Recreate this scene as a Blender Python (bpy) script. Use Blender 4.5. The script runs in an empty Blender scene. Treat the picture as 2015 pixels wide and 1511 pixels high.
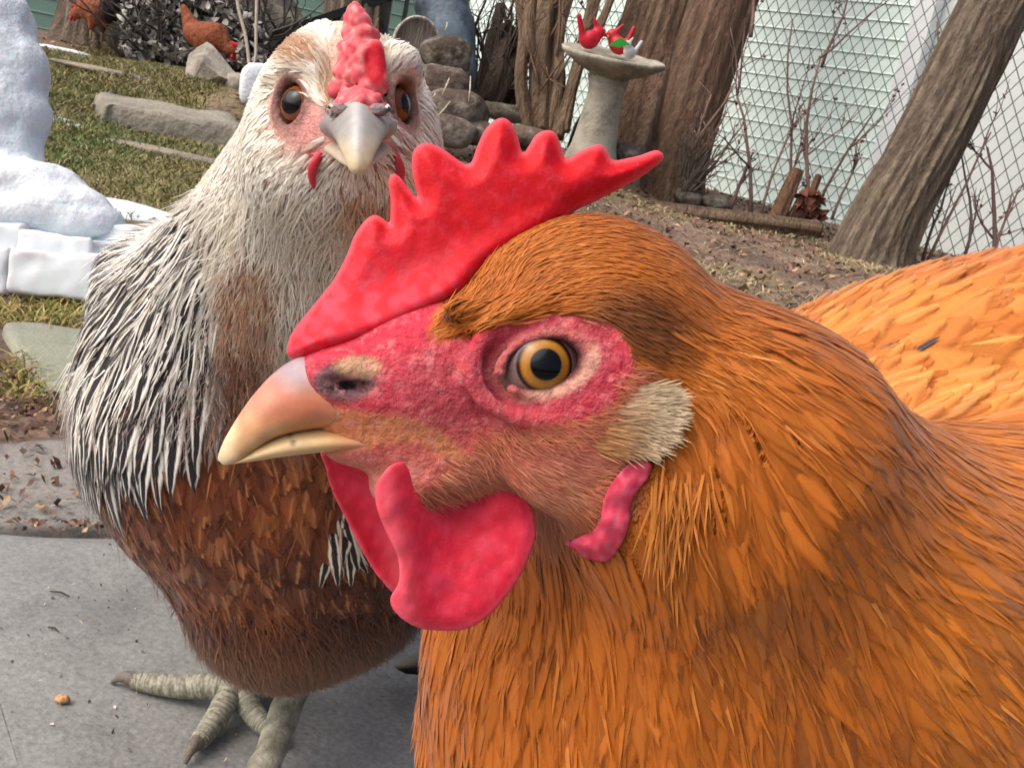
import bpy, math, random
import numpy as np
random.seed(7); rng = np.random.default_rng(11)
SC = bpy.context.scene
# ------------------------------------------------------------------ camera
F, W, H = 2000.0, 2015.0, 1511.0
PIT, ROL, CH = math.radians(14.35), math.radians(12), .335
U0 = np.array([0, math.sin(PIT), math.cos(PIT)]); FW = np.array([0, math.cos(PIT), -math.sin(PIT)])
CR = math.cos(ROL)*np.array([1., 0, 0]) + math.sin(ROL)*U0
CU = -math.sin(ROL)*np.array([1., 0, 0]) + math.cos(ROL)*U0
CC = np.array([0, 0, CH])
cd = bpy.data.cameras.new('camera'); cam = bpy.data.objects.new('camera', cd); SC.collection.objects.link(cam)
cd.sensor_width = 36; cd.lens = 36*F/W; cd.clip_start = .01; cd.clip_end = 500
from mathutils import Matrix
cam.matrix_world = Matrix([[CR[i], CU[i], -FW[i], CC[i]] for i in range(3)] + [[0, 0, 0, 1]])
cd.dof.use_dof = True; cd.dof.focus_distance = .165; cd.dof.aperture_fstop = 200
SC.camera = cam
# ------------------------------------------------------------------ light
wd = bpy.data.worlds.new('World'); SC.world = wd; wd.use_nodes = True
nt = wd.node_tree; sky = nt.nodes.new('ShaderNodeTexSky'); sky.sky_type = 'NISHITA'; sky.sun_disc = False
SUN_EL, SUN_ROT = math.radians(52), math.radians(-115)
sky.sun_elevation = SUN_EL; sky.sun_rotation = SUN_ROT; sky.air_density = .6; sky.dust_density = 7; sky.ozone_density = .6
nt.links.new(sky.outputs[0], nt.nodes['Background'].inputs[0]); nt.nodes['Background'].inputs[1].default_value = .13
sl = bpy.data.lights.new('sun', 'SUN'); sl.energy = 1.5; sl.angle = math.radians(90); sl.color = (1, .965, .91)
sun = bpy.data.objects.new('sun', sl); SC.collection.objects.link(sun)
from mathutils import Vector
sdir = Vector((math.sin(SUN_ROT)*math.cos(SUN_EL), math.cos(SUN_ROT)*math.cos(SUN_EL), math.sin(SUN_EL)))
sun.rotation_euler = sdir.to_track_quat('Z', 'Y').to_euler()
sun.location = (0, 0, 8)
SC.cycles.transparent_max_bounces = 32
SC.view_settings.view_transform = 'Standard'; SC.view_settings.look = 'None'
SC.view_settings.exposure = .52; SC.view_settings.gamma = 1; SC.view_settings.use_curve_mapping = False

# ------------------------------------------------------------------ helpers
def c2w(P):
    P = np.asarray(P, float); return CC + P[..., 0:1]*CR + P[..., 1:2]*CU - P[..., 2:3]*FW
def w2c(P):
    q = np.asarray(P, float) - CC; return np.stack([q@CR, q@CU, -(q@FW)], -1)
def cp(px, py, d): return np.array([(px-W/2)/F*d, -(py-H/2)/F*d, -d])
def pix(P): return np.stack([P[..., 0]/-P[..., 2]*F+W/2, -P[..., 1]/-P[..., 2]*F+H/2], -1)
def at(px, py, d): return c2w(cp(px, py, d))
def ground_pt(px, py, z=0):
    v = FW+(px-W/2)/F*CR-(py-H/2)/F*CU
    return CC+v*((z-CH)/v[2])
def lin(r, g, b):
    f = lambda c: ((c/255+.055)/1.055)**2.4 if c > 10 else c/255/12.92
    return np.array([f(r), f(g), f(b)])
def nrm(v): return v/np.maximum(np.linalg.norm(v, axis=-1, keepdims=True), 1e-12)
class Waves:                                   # smooth pseudo noise, about -1..1
    def __init__(s, n=24, seed=1, lo=.6, hi=1.7):
        r = np.random.default_rng(seed); s.k = nrm(r.normal(size=(n, 3)))*r.uniform(lo, hi, (n, 1)); s.p = r.uniform(0, 6.28, n)
    def __call__(s, P, f=1.): return np.sin(6.283*f*(P@s.k.T)+s.p).mean(-1)*2.6
NZ = Waves(20, 1); NZ2 = Waves(20, 2)
def fbm(P, f, o=3): return sum(NZ(P, f*2**i)*.5**i for i in range(o))
LOC = {}
def mesh_obj(name, V, Fs, mat, parent=None, col=None, attrs=None, vec=None, smooth=True, mats=None, midx=None, loc=None):
    V = np.asarray(V, float)
    base = LOC[parent.name] if parent else (np.array(loc, float) if loc is not None else V[:, :].mean(0)*[1, 1, 0]+[0, 0, V[:, 2].min()])
    me = bpy.data.meshes.new(name)
    L = V - base
    if isinstance(Fs, np.ndarray):
        nf, k = Fs.shape
        me.vertices.add(len(L)); me.vertices.foreach_set('co', L.astype(np.float32).ravel())
        me.loops.add(nf*k); me.loops.foreach_set('vertex_index', Fs.astype(np.int32).ravel())
        me.polygons.add(nf); me.polygons.foreach_set('loop_start', np.arange(0, nf*k, k, dtype=np.int32))
        me.update(calc_edges=True)
    else:
        me.from_pydata(L.tolist(), [], [list(f) for f in Fs]); me.update()
    if smooth: me.polygons.foreach_set('use_smooth', [True]*len(me.polygons))
    for m in (mats or [mat]): me.materials.append(m)
    if midx is not None: me.polygons.foreach_set('material_index', np.asarray(midx, np.int32))
    def addcol(nm, c):
        c = np.asarray(c, np.float32)
        if c.ndim == 1: c = np.tile(c, (len(V), 1))
        a = me.attributes.new(nm, 'FLOAT_COLOR', 'POINT'); a.data.foreach_set('color', np.concatenate([c, np.ones((len(c), 1), np.float32)], 1).ravel())
    if col is not None: addcol('col', col)
    for k, v in (attrs or {}).items():
        v = np.asarray(v, np.float32)
        if v.ndim == 2: addcol(k, v)
        else:
            a = me.attributes.new(k, 'FLOAT', 'POINT'); a.data.foreach_set('value', v)
    for k, v in (vec or {}).items(): a = me.attributes.new(k, 'FLOAT_VECTOR', 'POINT'); a.data.foreach_set('vector', np.asarray(v, np.float32).ravel())
    o = bpy.data.objects.new(name, me); SC.collection.objects.link(o)
    if parent: o.parent = parent
    else: o.location = base
    LOC[o.name] = base
    return o
def empty(name, loc):
    o = bpy.data.objects.new(name, None); SC.collection.objects.link(o); o.location = loc; o.empty_display_size = .05
    LOC[o.name] = np.array(loc, float); return o
def tag(o, label=None, cat=None, group=None, kind=None):
    for k, v in (('label', label), ('category', cat), ('group', group), ('kind', kind)):
        if v: o[k] = v
    return o
def thing(name, loc, label, cat, group=None): return tag(empty(name, loc), label, cat, group)
class MB:                                      # collects several shapes into one mesh
    def __init__(s): s.V = []; s.F = []; s.n = 0; s.C = []
    def add(s, V, Fs, c=None):
        V = np.asarray(V, float); s.V.append(V); s.F += [tuple(int(i)+s.n for i in f) for f in Fs]; s.n += len(V)
        s.C.append(np.tile(np.asarray(c if c is not None else (1, 1, 1), float), (len(V), 1)) if c is None or np.ndim(c) == 1 else c); return s
    def obj(s, name, mat, parent=None, smooth=True, **k):
        return mesh_obj(name, np.concatenate(s.V), s.F, mat, parent, col=np.concatenate(s.C), smooth=smooth, **k)
def tube(pts, rad, sides=6, cap=True, wob=0):
    pts = np.asarray(pts, float); n = len(pts); rad = np.broadcast_to(np.asarray(rad, float), (n,))
    T = nrm(np.gradient(pts, axis=0)); ref = np.array([0, 0, 1.]) if abs(T[0][2]) < .9 else np.array([1., 0, 0])
    V = []
    A = nrm(np.cross(T[0], ref))
    for i in range(n):
        A = nrm(A - T[i]*(A@T[i])); B = np.cross(T[i], A)
        a = np.arange(sides)*2*math.pi/sides
        rr = rad[i]*(1+(rng.uniform(-wob, wob, sides) if wob else 0))
        V.append(pts[i]+np.cos(a)[:, None]*A*np.reshape(rr, (-1, 1))+np.sin(a)[:, None]*B*np.reshape(rr, (-1, 1)))
    V = np.concatenate(V); Fs = []
    for i in range(n-1):
        for j in range(sides):
            k = (j+1) % sides; Fs.append((i*sides+j, i*sides+k, (i+1)*sides+k, (i+1)*sides+j))
    if cap: Fs.append(tuple(range(sides))[::-1]); Fs.append(tuple((n-1)*sides+j for j in range(sides)))
    return V, Fs
def box(c, ax, ay, az):                        # centre and three half-axis vectors
    c, ax, ay, az = (np.asarray(v, float) for v in (c, ax, ay, az))
    V = [c+i*ax+j*ay+k*az for i in (-1, 1) for j in (-1, 1) for k in (-1, 1)]
    return V, [(0, 1, 3, 2), (4, 6, 7, 5), (0, 4, 5, 1), (2, 3, 7, 6), (0, 2, 6, 4), (1, 5, 7, 3)]
def smooth_poly(P, n=8, closed=True):          # Catmull-Rom
    P = np.asarray(P, float); N = len(P); out = []
    for i in range(N if closed else N-1):
        g = (lambda k: P[k % N]) if closed else (lambda k: P[min(max(k, 0), N-1)])
        p0, p1, p2, p3 = g(i-1), g(i), g(i+1), g(i+2)
        for t in np.arange(n)/n:
            out.append(.5*((2*p1)+(-p0+p2)*t+(2*p0-5*p1+4*p2-p3)*t*t+(-p0+3*p1-3*p2+p3)*t**3))
    if not closed: out.append(P[-1])
    return np.array(out)
def polysd(Q, P):                              # signed distance of 2D points to a polygon, negative inside
    Q = np.asarray(Q, float); P = np.asarray(P, float); d = np.full(len(Q), 1e18); ins = np.zeros(len(Q), bool)
    for i in range(len(P)):
        a, b = P[i-1], P[i]; e = b-a; w = Q-a
        t = np.clip((w@e)/max(e@e, 1e-12), 0, 1); v = w-t[:, None]*e; d = np.minimum(d, (v*v).sum(1))
        c = (a[1] > Q[:, 1]) != (b[1] > Q[:, 1])
        if a[1] != b[1]: ins ^= c & (Q[:, 0] < (b[0]-a[0])*(Q[:, 1]-a[1])/(b[1]-a[1])+a[0])
    d = np.sqrt(d); return np.where(ins, -d, d)
def sstep(x, a, b):
    t = np.clip((x-a)/(b-a), 0, 1); return t*t*(3-2*t)
def mix(a, b, t):
    t = np.asarray(t)[..., None]; return a*(1-t)+b*t
# --------------------------------------------------------------- implicit shapes
def smin(a, b, k):
    h = np.clip(.5+.5*(b-a)/k, 0, 1); return b+(a-b)*h-k*h*(1-h)
class SDF:
    def __init__(s): s.p = []
    def ell(s, c, r, k=.01, ax=None, cut=False): s.p.append(('e', np.array(c, float), np.array(r, float)*np.ones(3), np.eye(3) if ax is None else np.asarray(ax), k, cut)); return s
    def cap(s, a, b, ra, rb, k=.01, cut=False): s.p.append(('c', np.array(a, float), np.array(b, float), ra, rb, k, cut)); return s
    def ring(s, c, ax, A, B, t, k=.001, cut=False): s.p.append(('r', np.array(c, float), np.asarray(ax), A, B, t, k, cut)); return s
    def bx(s, c, ax, h, rnd, k): s.p.append(('b', np.array(c, float), np.asarray(ax), np.array(h, float), rnd, k, False)); return s
    def __call__(s, P):
        P = np.asarray(P, np.float32); d = None
        for q in s.p:
            if q[0] == 'e':
                L = (P-q[1].astype(np.float32))@q[3].T.astype(np.float32); r = q[2].astype(np.float32)
                k0 = np.sqrt(((L/r)**2).sum(-1)); k1 = np.sqrt(((L/(r*r))**2).sum(-1)); e = k0*(k0-1)/np.maximum(k1, 1e-6)
            elif q[0] == 'c':
                a = q[1].astype(np.float32); ba = (q[2]-q[1]).astype(np.float32); pa = P-a; t = np.clip(pa@ba/(ba@ba), 0, 1)
                e = np.sqrt(((pa-t[..., None]*ba)**2).sum(-1))-(q[3]+(q[4]-q[3])*t)
            elif q[0] == 'r':
                L = (P-q[1].astype(np.float32))@q[2].T.astype(np.float32)
                e = np.sqrt(((np.sqrt((L[..., 0]/q[3])**2+(L[..., 1]/q[4])**2)-1)*min(q[3], q[4]))**2+L[..., 2]**2)-q[5]
            else:
                L = np.abs((P-q[1].astype(np.float32))@q[2].T.astype(np.float32))-q[3].astype(np.float32)+q[4]
                e = np.sqrt((np.maximum(L, 0)**2).sum(-1))+np.minimum(L.max(-1), 0)-q[4]
            k, cut = q[-2], q[-1]
            if d is None: d = e
            elif cut: d = -smin(-d, e, k)
            else: d = smin(d, e, k)
        return d
    def grad(s, P, e=2e-4):
        g = np.zeros_like(np.asarray(P, float))
        for sg in ((1, -1, -1), (-1, -1, 1), (-1, 1, -1), (1, 1, 1)):
            v = np.array(sg, float); g += v*s(P+v*e)[..., None]
        return nrm(g)
    def hit(s, px, py, d0=.05, d1=3):          # first surface point along a camera ray
        u = cp(px, py, 1.); t = d0
        for _ in range(200):
            v = float(s((u*t)[None])[0])
            if v < 1e-5: break
            t += max(v*.6/np.linalg.norm(u), 1e-5)
            if t > d1: break
        return u*t
def axis(*seg):
    out = []
    for a, b, st in seg: out.append(np.arange(a, b-1e-9, st))
    out.append([seg[-1][1]]); return np.concatenate(out)
def surface_nets(fn, xs, ys, zs):
    nx, ny, nz = len(xs), len(ys), len(zs); Fv = np.empty((nx, ny, nz), np.float32)
    YY, ZZ = np.meshgrid(ys, zs, indexing='ij')
    CHK = max(1, int(400000/(ny*nz)))
    for i in range(0, nx, CHK):
        xx = xs[i:i+CHK]; P = np.empty((len(xx), ny, nz, 3), np.float32)
        P[..., 0] = xx[:, None, None]; P[..., 1] = YY; P[..., 2] = ZZ; Fv[i:i+CHK] = fn(P)
    S = Fv < 0
    cnt = sum(S[a:nx-1+a, b:ny-1+b, c:nz-1+c].astype(np.int8) for a in (0, 1) for b in (0, 1) for c in (0, 1))
    act = (cnt > 0) & (cnt < 8); I, J, K = np.nonzero(act)
    idx = np.full(act.shape, -1, np.int64); idx[I, J, K] = np.arange(len(I))
    acc = np.zeros((len(I), 3)); n = np.zeros(len(I)); G = (xs, ys, zs)
    for ax in range(3):
        for b in (0, 1):
            for c in (0, 1):
                o0 = [0, 0, 0]; o = [x for x in range(3) if x != ax]; o0[o[0]] = b; o0[o[1]] = c; o1 = list(o0); o1[ax] = 1
                f0 = Fv[I+o0[0], J+o0[1], K+o0[2]]; f1 = Fv[I+o1[0], J+o1[1], K+o1[2]]; m = (f0 < 0) != (f1 < 0)
                t = np.where(m, f0/np.where(m, f0-f1, 1), 0); A = np.stack([xs[I+o0[0]], ys[J+o0[1]], zs[K+o0[2]]], 1)
                i0 = (I, J, K)[ax]; A[:, ax] += t*(G[ax][i0+1]-G[ax][i0]); acc[m] += A[m]; n += m
    V = acc/n[:, None]; Q = []
    for ax in range(3):
        b, c = [(1, 2), (2, 0), (0, 1)][ax]
        sl0 = [slice(1, None)]*3; sl0[ax] = slice(0, -1); sl1 = [slice(1, None)]*3
        sl0 = [slice(1, -1)]*3; sl0[ax] = slice(0, -1); sl1 = [slice(1, -1)]*3; sl1[ax] = slice(1, None)
        s0 = S[tuple(sl0)]; s1 = S[tuple(sl1)]; m = s0 != s1; ii = np.array(np.nonzero(m)); off = np.array([1, 1, 1]); off[ax] = 0; ii = ii+off[:, None]
        def cell(db, dc):
            q = ii.copy(); q[b] -= db; q[c] -= dc; return idx[q[0], q[1], q[2]]
        q = np.stack([cell(1, 1), cell(0, 1), cell(0, 0), cell(1, 0)], 1); fl = ~s0[m]; q[fl] = q[fl][:, ::-1]; Q.append(q)
    Q = np.concatenate(Q); Q = Q[(Q >= 0).all(1)]
    return V, Q
# --------------------------------------------------------------- materials
def new_mat(name):
    m = bpy.data.materials.new(name); m.use_nodes = True; t = m.node_tree
    return m, t, t.nodes['Principled BSDF']
def N(t, ty, **k):
    n = t.nodes.new(ty)
    for a, b in k.items():
        if a.startswith('i_'): n.inputs[a[2:].replace('_', ' ')].default_value = b
        else: setattr(n, a, b)
    return n
def rgba(c): return (*[float(x) for x in c], 1)
def pmat(name, base=None, attr='col', rough=.7, scale=40, amt=.25, stretch=(1, 1, 1), bump=.3, bscale=None, bdist=.002, sss=0, sssr=(.004, .001, .001), coat=0, dark=None, detail=6, spec=.3, c2=None, c2s=3, sheen=0, c2f=1., c2lo=.42, c2hi=.62):
    """vertex colour or a base colour, varied by object-space noise, with noise relief"""
    m, t, b = new_mat(name); L = t.links.new
    tc = N(t, 'ShaderNodeTexCoord'); mp = N(t, 'ShaderNodeMapping'); mp.inputs['Scale'].default_value = stretch; L(tc.outputs['Object'], mp.inputs[0])
    nz = N(t, 'ShaderNodeTexNoise', i_Scale=scale, i_Detail=detail, i_Roughness=.65); L(mp.outputs[0], nz.inputs['Vector'])
    if base is None:
        a = N(t, 'ShaderNodeAttribute', attribute_name=attr); src = a.outputs['Color']
    else:
        rg = N(t, 'ShaderNodeRGB'); rg.outputs[0].default_value = rgba(base); src = rg.outputs[0]
    if c2 is not None:
        n2 = N(t, 'ShaderNodeTexNoise', i_Scale=c2s, i_Detail=8, i_Roughness=.7); L(mp.outputs[0], n2.inputs['Vector'])
        r2 = N(t, 'ShaderNodeMapRange', interpolation_type='SMOOTHSTEP'); r2.inputs[1].default_value = c2lo; r2.inputs[2].default_value = c2hi; r2.inputs[4].default_value = c2f; L(n2.outputs[0], r2.inputs[0])
        mx = N(t, 'ShaderNodeMix', data_type='RGBA'); L(r2.outputs[0], mx.inputs[0]); L(src, mx.inputs[6]); mx.inputs[7].default_value = rgba(c2); src = mx.outputs[2]
    mr = N(t, 'ShaderNodeMapRange'); mr.inputs[1].default_value = .25; mr.inputs[2].default_value = .75; mr.inputs[3].default_value = 1-amt; mr.inputs[4].default_value = 1+amt; L(nz.outputs[0], mr.inputs[0])
    vm = N(t, 'ShaderNodeVectorMath', operation='SCALE'); L(src, vm.inputs[0]); L(mr.outputs[0], vm.inputs['Scale']); L(vm.outputs[0], b.inputs['Base Color'])
    b.inputs['Roughness'].default_value = rough; b.inputs['Specular IOR Level'].default_value = spec
    if sheen: b.inputs['Sheen Weight'].default_value = sheen
    if bump:
        bz = nz
        if bscale:
            bz = N(t, 'ShaderNodeTexNoise', i_Scale=bscale, i_Detail=6, i_Roughness=.6); L(mp.outputs[0], bz.inputs['Vector'])
        bp = N(t, 'ShaderNodeBump', i_Strength=bump, i_Distance=bdist); L(bz.outputs[0], bp.inputs['Height']); L(bp.outputs[0], b.inputs['Normal'])
    if sss:
        b.inputs['Subsurface Weight'].default_value = sss; b.inputs['Subsurface Radius'].default_value = (1, .25, .15); b.inputs['Subsurface Scale'].default_value = sssr[0]
    if coat: b.inputs['Coat Weight'].default_value = coat; b.inputs['Coat Roughness'].default_value = .03
    return m
def feather_mat(name, lo=.12, hi=.42, barb=.22, rough=.62, e0=.45):
    m, t, b = new_mat(name); L = t.links.new
    A = lambda n: N(t, 'ShaderNodeAttribute', attribute_name=n)
    ac, al, rn, c1, c2 = A('acr'), A('alo'), A('rnd'), A('col'), A('col2')
    ab = N(t, 'ShaderNodeMath', operation='ABSOLUTE'); L(ac.outputs['Fac'], ab.inputs[0])
    # barbs: coordinate that slants away from the shaft
    sl = N(t, 'ShaderNodeMath', operation='MULTIPLY_ADD'); L(ab.outputs[0], sl.inputs[0]); sl.inputs[1].default_value = -.28; L(al.outputs['Fac'], sl.inputs[2])
    cx = N(t, 'ShaderNodeCombineXYZ'); L(sl.outputs[0], cx.inputs[0]); L(rn.outputs['Fac'], cx.inputs[1]); L(ac.outputs['Fac'], cx.inputs[2])
    mp = N(t, 'ShaderNodeMapping'); mp.inputs['Scale'].default_value = (26, 37, 1.1); L(cx.outputs[0], mp.inputs[0])
    nz = N(t, 'ShaderNodeTexNoise', i_Scale=1., i_Detail=4., i_Roughness=.7); L(mp.outputs[0], nz.inputs['Vector'])
    jit = N(t, 'ShaderNodeMath', operation='MULTIPLY_ADD'); L(nz.outputs[0], jit.inputs[0]); jit.inputs[1].default_value = .5; jit.inputs[2].default_value = -.25
    ad = N(t, 'ShaderNodeMath', operation='ADD'); L(ab.outputs[0], ad.inputs[0]); L(jit.outputs[0], ad.inputs[1])
    mr = N(t, 'ShaderNodeMapRange', interpolation_type='SMOOTHSTEP'); mr.inputs[1].default_value = lo; mr.inputs[2].default_value = hi; L(ad.outputs[0], mr.inputs[0])
    mx = N(t, 'ShaderNodeMix', data_type='RGBA'); L(mr.outputs[0], mx.inputs[0]); L(c2.outputs['Color'], mx.inputs[6]); L(c1.outputs['Color'], mx.inputs[7])
    vr = N(t, 'ShaderNodeMapRange'); vr.inputs[1].default_value = .25; vr.inputs[2].default_value = .75; vr.inputs[3].default_value = 1-barb; vr.inputs[4].default_value = 1+barb; L(nz.outputs[0], vr.inputs[0])
    vm = N(t, 'ShaderNodeVectorMath', operation='SCALE'); L(mx.outputs[2], vm.inputs[0]); L(vr.outputs[0], vm.inputs['Scale']); L(vm.outputs[0], b.inputs['Base Color'])
    bn = A('bn'); bp = N(t, 'ShaderNodeBump', i_Strength=.3, i_Distance=.0003); L(nz.outputs[0], bp.inputs['Height']); L(bn.outputs['Vector'], bp.inputs['Normal']); L(bp.outputs[0], b.inputs['Normal'])
    # loose barbs: the vane thins out towards its edges and tip
    tp = N(t, 'ShaderNodeMapRange'); tp.inputs[1].default_value = .7; tp.inputs[2].default_value = 1.05; tp.inputs[4].default_value = .55; L(al.outputs['Fac'], tp.inputs[0])
    e1 = N(t, 'ShaderNodeMath', operation='ADD'); L(ad.outputs[0], e1.inputs[0]); L(tp.outputs[0], e1.inputs[1])
    ar = N(t, 'ShaderNodeMapRange', interpolation_type='SMOOTHSTEP'); ar.inputs[1].default_value = e0; ar.inputs[2].default_value = 1.12; ar.inputs[3].default_value = 1; ar.inputs[4].default_value = 0; L(e1.outputs[0], ar.inputs[0]); L(ar.outputs[0], b.inputs['Alpha'])
    b.inputs['Roughness'].default_value = rough; b.inputs['Specular IOR Level'].default_value = .3; b.inputs['Sheen Weight'].default_value = .12; b.inputs['Sheen Roughness'].default_value = .5
    return m
M = {}
M['feather'] = feather_mat('feather', e0=.28, barb=.16); M['stripe'] = feather_mat('striped_feather', .36, .6, .12, e0=.7)
M['shaft'] = feather_mat('shafted_feather', .0, .2, .18)
M['shoulder'] = feather_mat('dark_centred_feather', .5, .72, .12, e0=.75)
M['skin'] = pmat('bird_skin', rough=.55, scale=800, amt=.3, bump=.9, bscale=520, bdist=.0016, sss=.3, sssr=(.0015,), spec=.3, c2=lin(230, 148, 146), c2s=420, c2f=.5, c2lo=.5, c2hi=.68)
M['comb'] = pmat('comb_flesh', rough=.62, scale=300, amt=.14, bump=.3, bscale=800, bdist=.0006, sss=.3, sssr=(.0025,), spec=.3, c2=lin(222, 84, 104), c2s=420, c2f=.3, c2lo=.46, c2hi=.7)
M['beak'] = pmat('beak_horn', rough=.48, scale=300, amt=.16, bump=.25, bscale=500, bdist=.0004, sss=.25, sssr=(.002,), spec=.45)
M['eye'] = pmat('eye', rough=.2, scale=1500, amt=.15, bump=0, coat=.3, spec=.2)
M['scale'] = pmat('scaly_leg', rough=.5, scale=500, amt=.35, bump=.7, bscale=420, bdist=.0012)
M['strand'] = pmat('feather_barb', rough=.6, scale=500, amt=.18, bump=0, sheen=.15); t = M['strand'].node_tree; t.links.new(N(t, 'ShaderNodeAttribute', attribute_name='bn').outputs['Vector'], t.nodes['Principled BSDF'].inputs['Normal'])
M['bark'] = pmat('bark', rough=.9, scale=13, amt=.6, stretch=(3, 3, .3), bump=1, bscale=20, bdist=.05, detail=9)
M['down'] = pmat('ruffled_feathers', rough=.7, scale=60, amt=.3, stretch=(1, 1, .5), bump=1, bscale=50, bdist=.03)
M['twig'] = pmat('twig_bark', rough=.85, scale=60, amt=.3, bump=.3)
M['stone'] = pmat('grey_stone', rough=.85, scale=18, amt=.28, bump=.8, bscale=40, bdist=.02, detail=9, c2=lin(120, 114, 104), c2s=9)
M['slab'] = pmat('flagstone', rough=.85, scale=320, amt=.34, bump=.6, bscale=260, bdist=.0014, detail=12, c2=lin(100, 100, 99), c2s=12, c2f=.7, c2lo=.4, c2hi=.75)
M['concrete'] = pmat('cast_concrete', base=lin(168, 162, 146), rough=.9, scale=25, amt=.25, bump=.6, bscale=70, bdist=.008, c2=lin(118, 116, 104), c2s=6)
M['snow'] = pmat('packed_snow', base=(.74, .80, .85), rough=.6, scale=60, amt=.07, bump=.9, bscale=55, bdist=.008, sss=.4, sssr=(.02,), c2=(.66, .72, .76), c2s=6)
M['ice'] = pmat('icy_snow_block', rough=.4, scale=10, amt=.06, bump=.35, bscale=22, bdist=.005, sss=.4, sssr=(.02,))
M['board'] = pmat('painted_board', rough=.6, scale=12, amt=.05, stretch=(.4, .4, 3), bump=.15)
M['wire'] = pmat('coated_wire', base=lin(84, 108, 106), rough=.5, scale=20, amt=.2, bump=0)
M['metal'] = pmat('dark_painted_metal', base=lin(38, 46, 46), rough=.45, scale=30, amt=.25, bump=.1)
M['tarp'] = pmat('woven_tarp', base=lin(88, 104, 116), rough=.5, scale=9, amt=.4, bump=.5, bdist=.02, c2=lin(50, 58, 70), c2s=5)
M['leaf'] = pmat('dry_leaf', rough=.75, scale=120, amt=.3, bump=.2)
M['grass'] = pmat('grass_blade', rough=.6, scale=6, amt=.2, bump=0)
M['plastic'] = pmat('painted_resin', rough=.4, scale=80, amt=.15, bump=.2)

# --------------------------------------------------------------- terrain
ANCH = np.array([(-3.18, 6.68, .228), (-2.756, 5.63, .162), (-1.8, 5.13, .224), (-1.295, 3.43, .026), (-1.63, 3.65, .095), (-1.02, 3.23, .053), (-1.44, 4.62, .25),
 (1.445, 4.67, .029), (.8, 5.09, .041), (1.27, 5.0, .09), (.13, 5.32, .17), (.69, 5.73, .144), (-.41, 5.15, .27), (1.98, 4.5, .1), (.5, 3.5, .0), (-.3, 3.4, .05), (-.3, 4.2, .14), (-3, 3.4, .06), (-2.6, 4.4, .12),
 (3.5, 4, .05), (-5, 8, .25), (0, 8, .2), (4, 8, .15), (6, 6, .1), (-6, 5, .2), (-6, 12, .3), (6, 12, .3), (0, 14, .3)])
def terrain(x, y):
    x = np.asarray(x, float); y = np.asarray(y, float); sh = x.shape; x = x.ravel(); y = y.ravel()
    w = 1/(((x[:, None]-ANCH[:, 0])**2+(y[:, None]-ANCH[:, 1])**2)+.06)**1.7
    z = (w*ANCH[:, 2]).sum(1)/w.sum(1)
    z = z*sstep(y, 2.2, 3.6)-.014*(1-sstep(y, 1.4, 2.2))
    z += .006*NZ(np.stack([x, y, x*0], 1), 1.3)*sstep(y, .9, 1.6)+.003*NZ(np.stack([x, y, x*0], 1), 5)
    return z.reshape(sh)
def onground(px, py):                          # where a camera ray meets the terrain
    v = FW+(px-W/2)/F*CR-(py-H/2)/F*CU; t = .3
    while t < 30:
        p = CC+v*t
        if p[2] < terrain(p[0], p[1]): return p
        t += .01
    return p
GRASS_PX = [(60, 95), (240, 105), (400, 130), (440, 200), (500, 300), (470, 430), (250, 425), (120, 400), (20, 300), (-200, 280), (-500, 60)]
gp = np.array([onground(*q)[:2] for q in GRASS_PX])
xs = axis((-30, -6, 2), (-6, -2.2, .12), (-2.2, 2.2, .035), (2.2, 6, .12), (6, 30, 2)); ys = axis((-4, 0, .4), (0, 2.5, .03), (2.5, 7, .05), (7, 12, .4), (12, 60, 4))
X, Y = np.meshgrid(xs, ys, indexing='ij'); Z = terrain(X, Y); V = np.stack([X, Y, Z], -1).reshape(-1, 3)
nx, ny = X.shape; I = np.arange(nx*ny).reshape(nx, ny); Q = np.stack([I[:-1, :-1], I[1:, :-1], I[1:, 1:], I[:-1, 1:]], -1).reshape(-1, 4)
gm = 1-sstep(polysd(V[:, :2], gp)+.12*NZ(V, 3), -.15, .12)
gm = np.maximum(gm, .5*sstep(NZ(V*[1, 1, 0], .8), .2, .9)*sstep(V[:, 1], 2.2, 2.8)*(V[:, 0] > .2))
dirtc = mix(lin(92, 74, 62), lin(128, 106, 90), sstep(NZ(V, 2.5), -.6, .8)); dirtc = mix(dirtc, lin(120, 112, 66), gm*.8)
gmat, t, b = new_mat('soil_and_litter'); L = t.links.new
tc = N(t, 'ShaderNodeTexCoord'); a = N(t, 'ShaderNodeAttribute', attribute_name='col')
vo = N(t, 'ShaderNodeTexVoronoi', i_Scale=95.); vo.inputs['Randomness'].default_value = 1; L(tc.outputs['Object'], vo.inputs['Vector'])
nz = N(t, 'ShaderNodeTexNoise', i_Scale=38., i_Detail=10., i_Roughness=.75); L(tc.outputs['Object'], nz.inputs['Vector'])
bw = N(t, 'ShaderNodeRGBToBW'); L(vo.outputs['Color'], bw.inputs[0])
mm = N(t, 'ShaderNodeMath', operation='MULTIPLY'); L(bw.outputs[0], mm.inputs[0]); L(nz.outputs[0], mm.inputs[1])
mr = N(t, 'ShaderNodeMapRange'); mr.inputs[1].default_value = .08; mr.inputs[2].default_value = .45; mr.inputs[3].default_value = .5; mr.inputs[4].default_value = 1.5; L(mm.outputs[0], mr.inputs[0])
vm = N(t, 'ShaderNodeVectorMath', operation='SCALE'); L(a.outputs['Color'], vm.inputs[0]); L(mr.outputs[0], vm.inputs['Scale']); L(vm.outputs[0], b.inputs['Base Color'])
bp = N(t, 'ShaderNodeBump', i_Strength=.8, i_Distance=.01); L(mm.outputs[0], bp.inputs['Height']); L(bp.outputs[0], b.inputs['Normal']); b.inputs['Roughness'].default_value = .9
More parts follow.
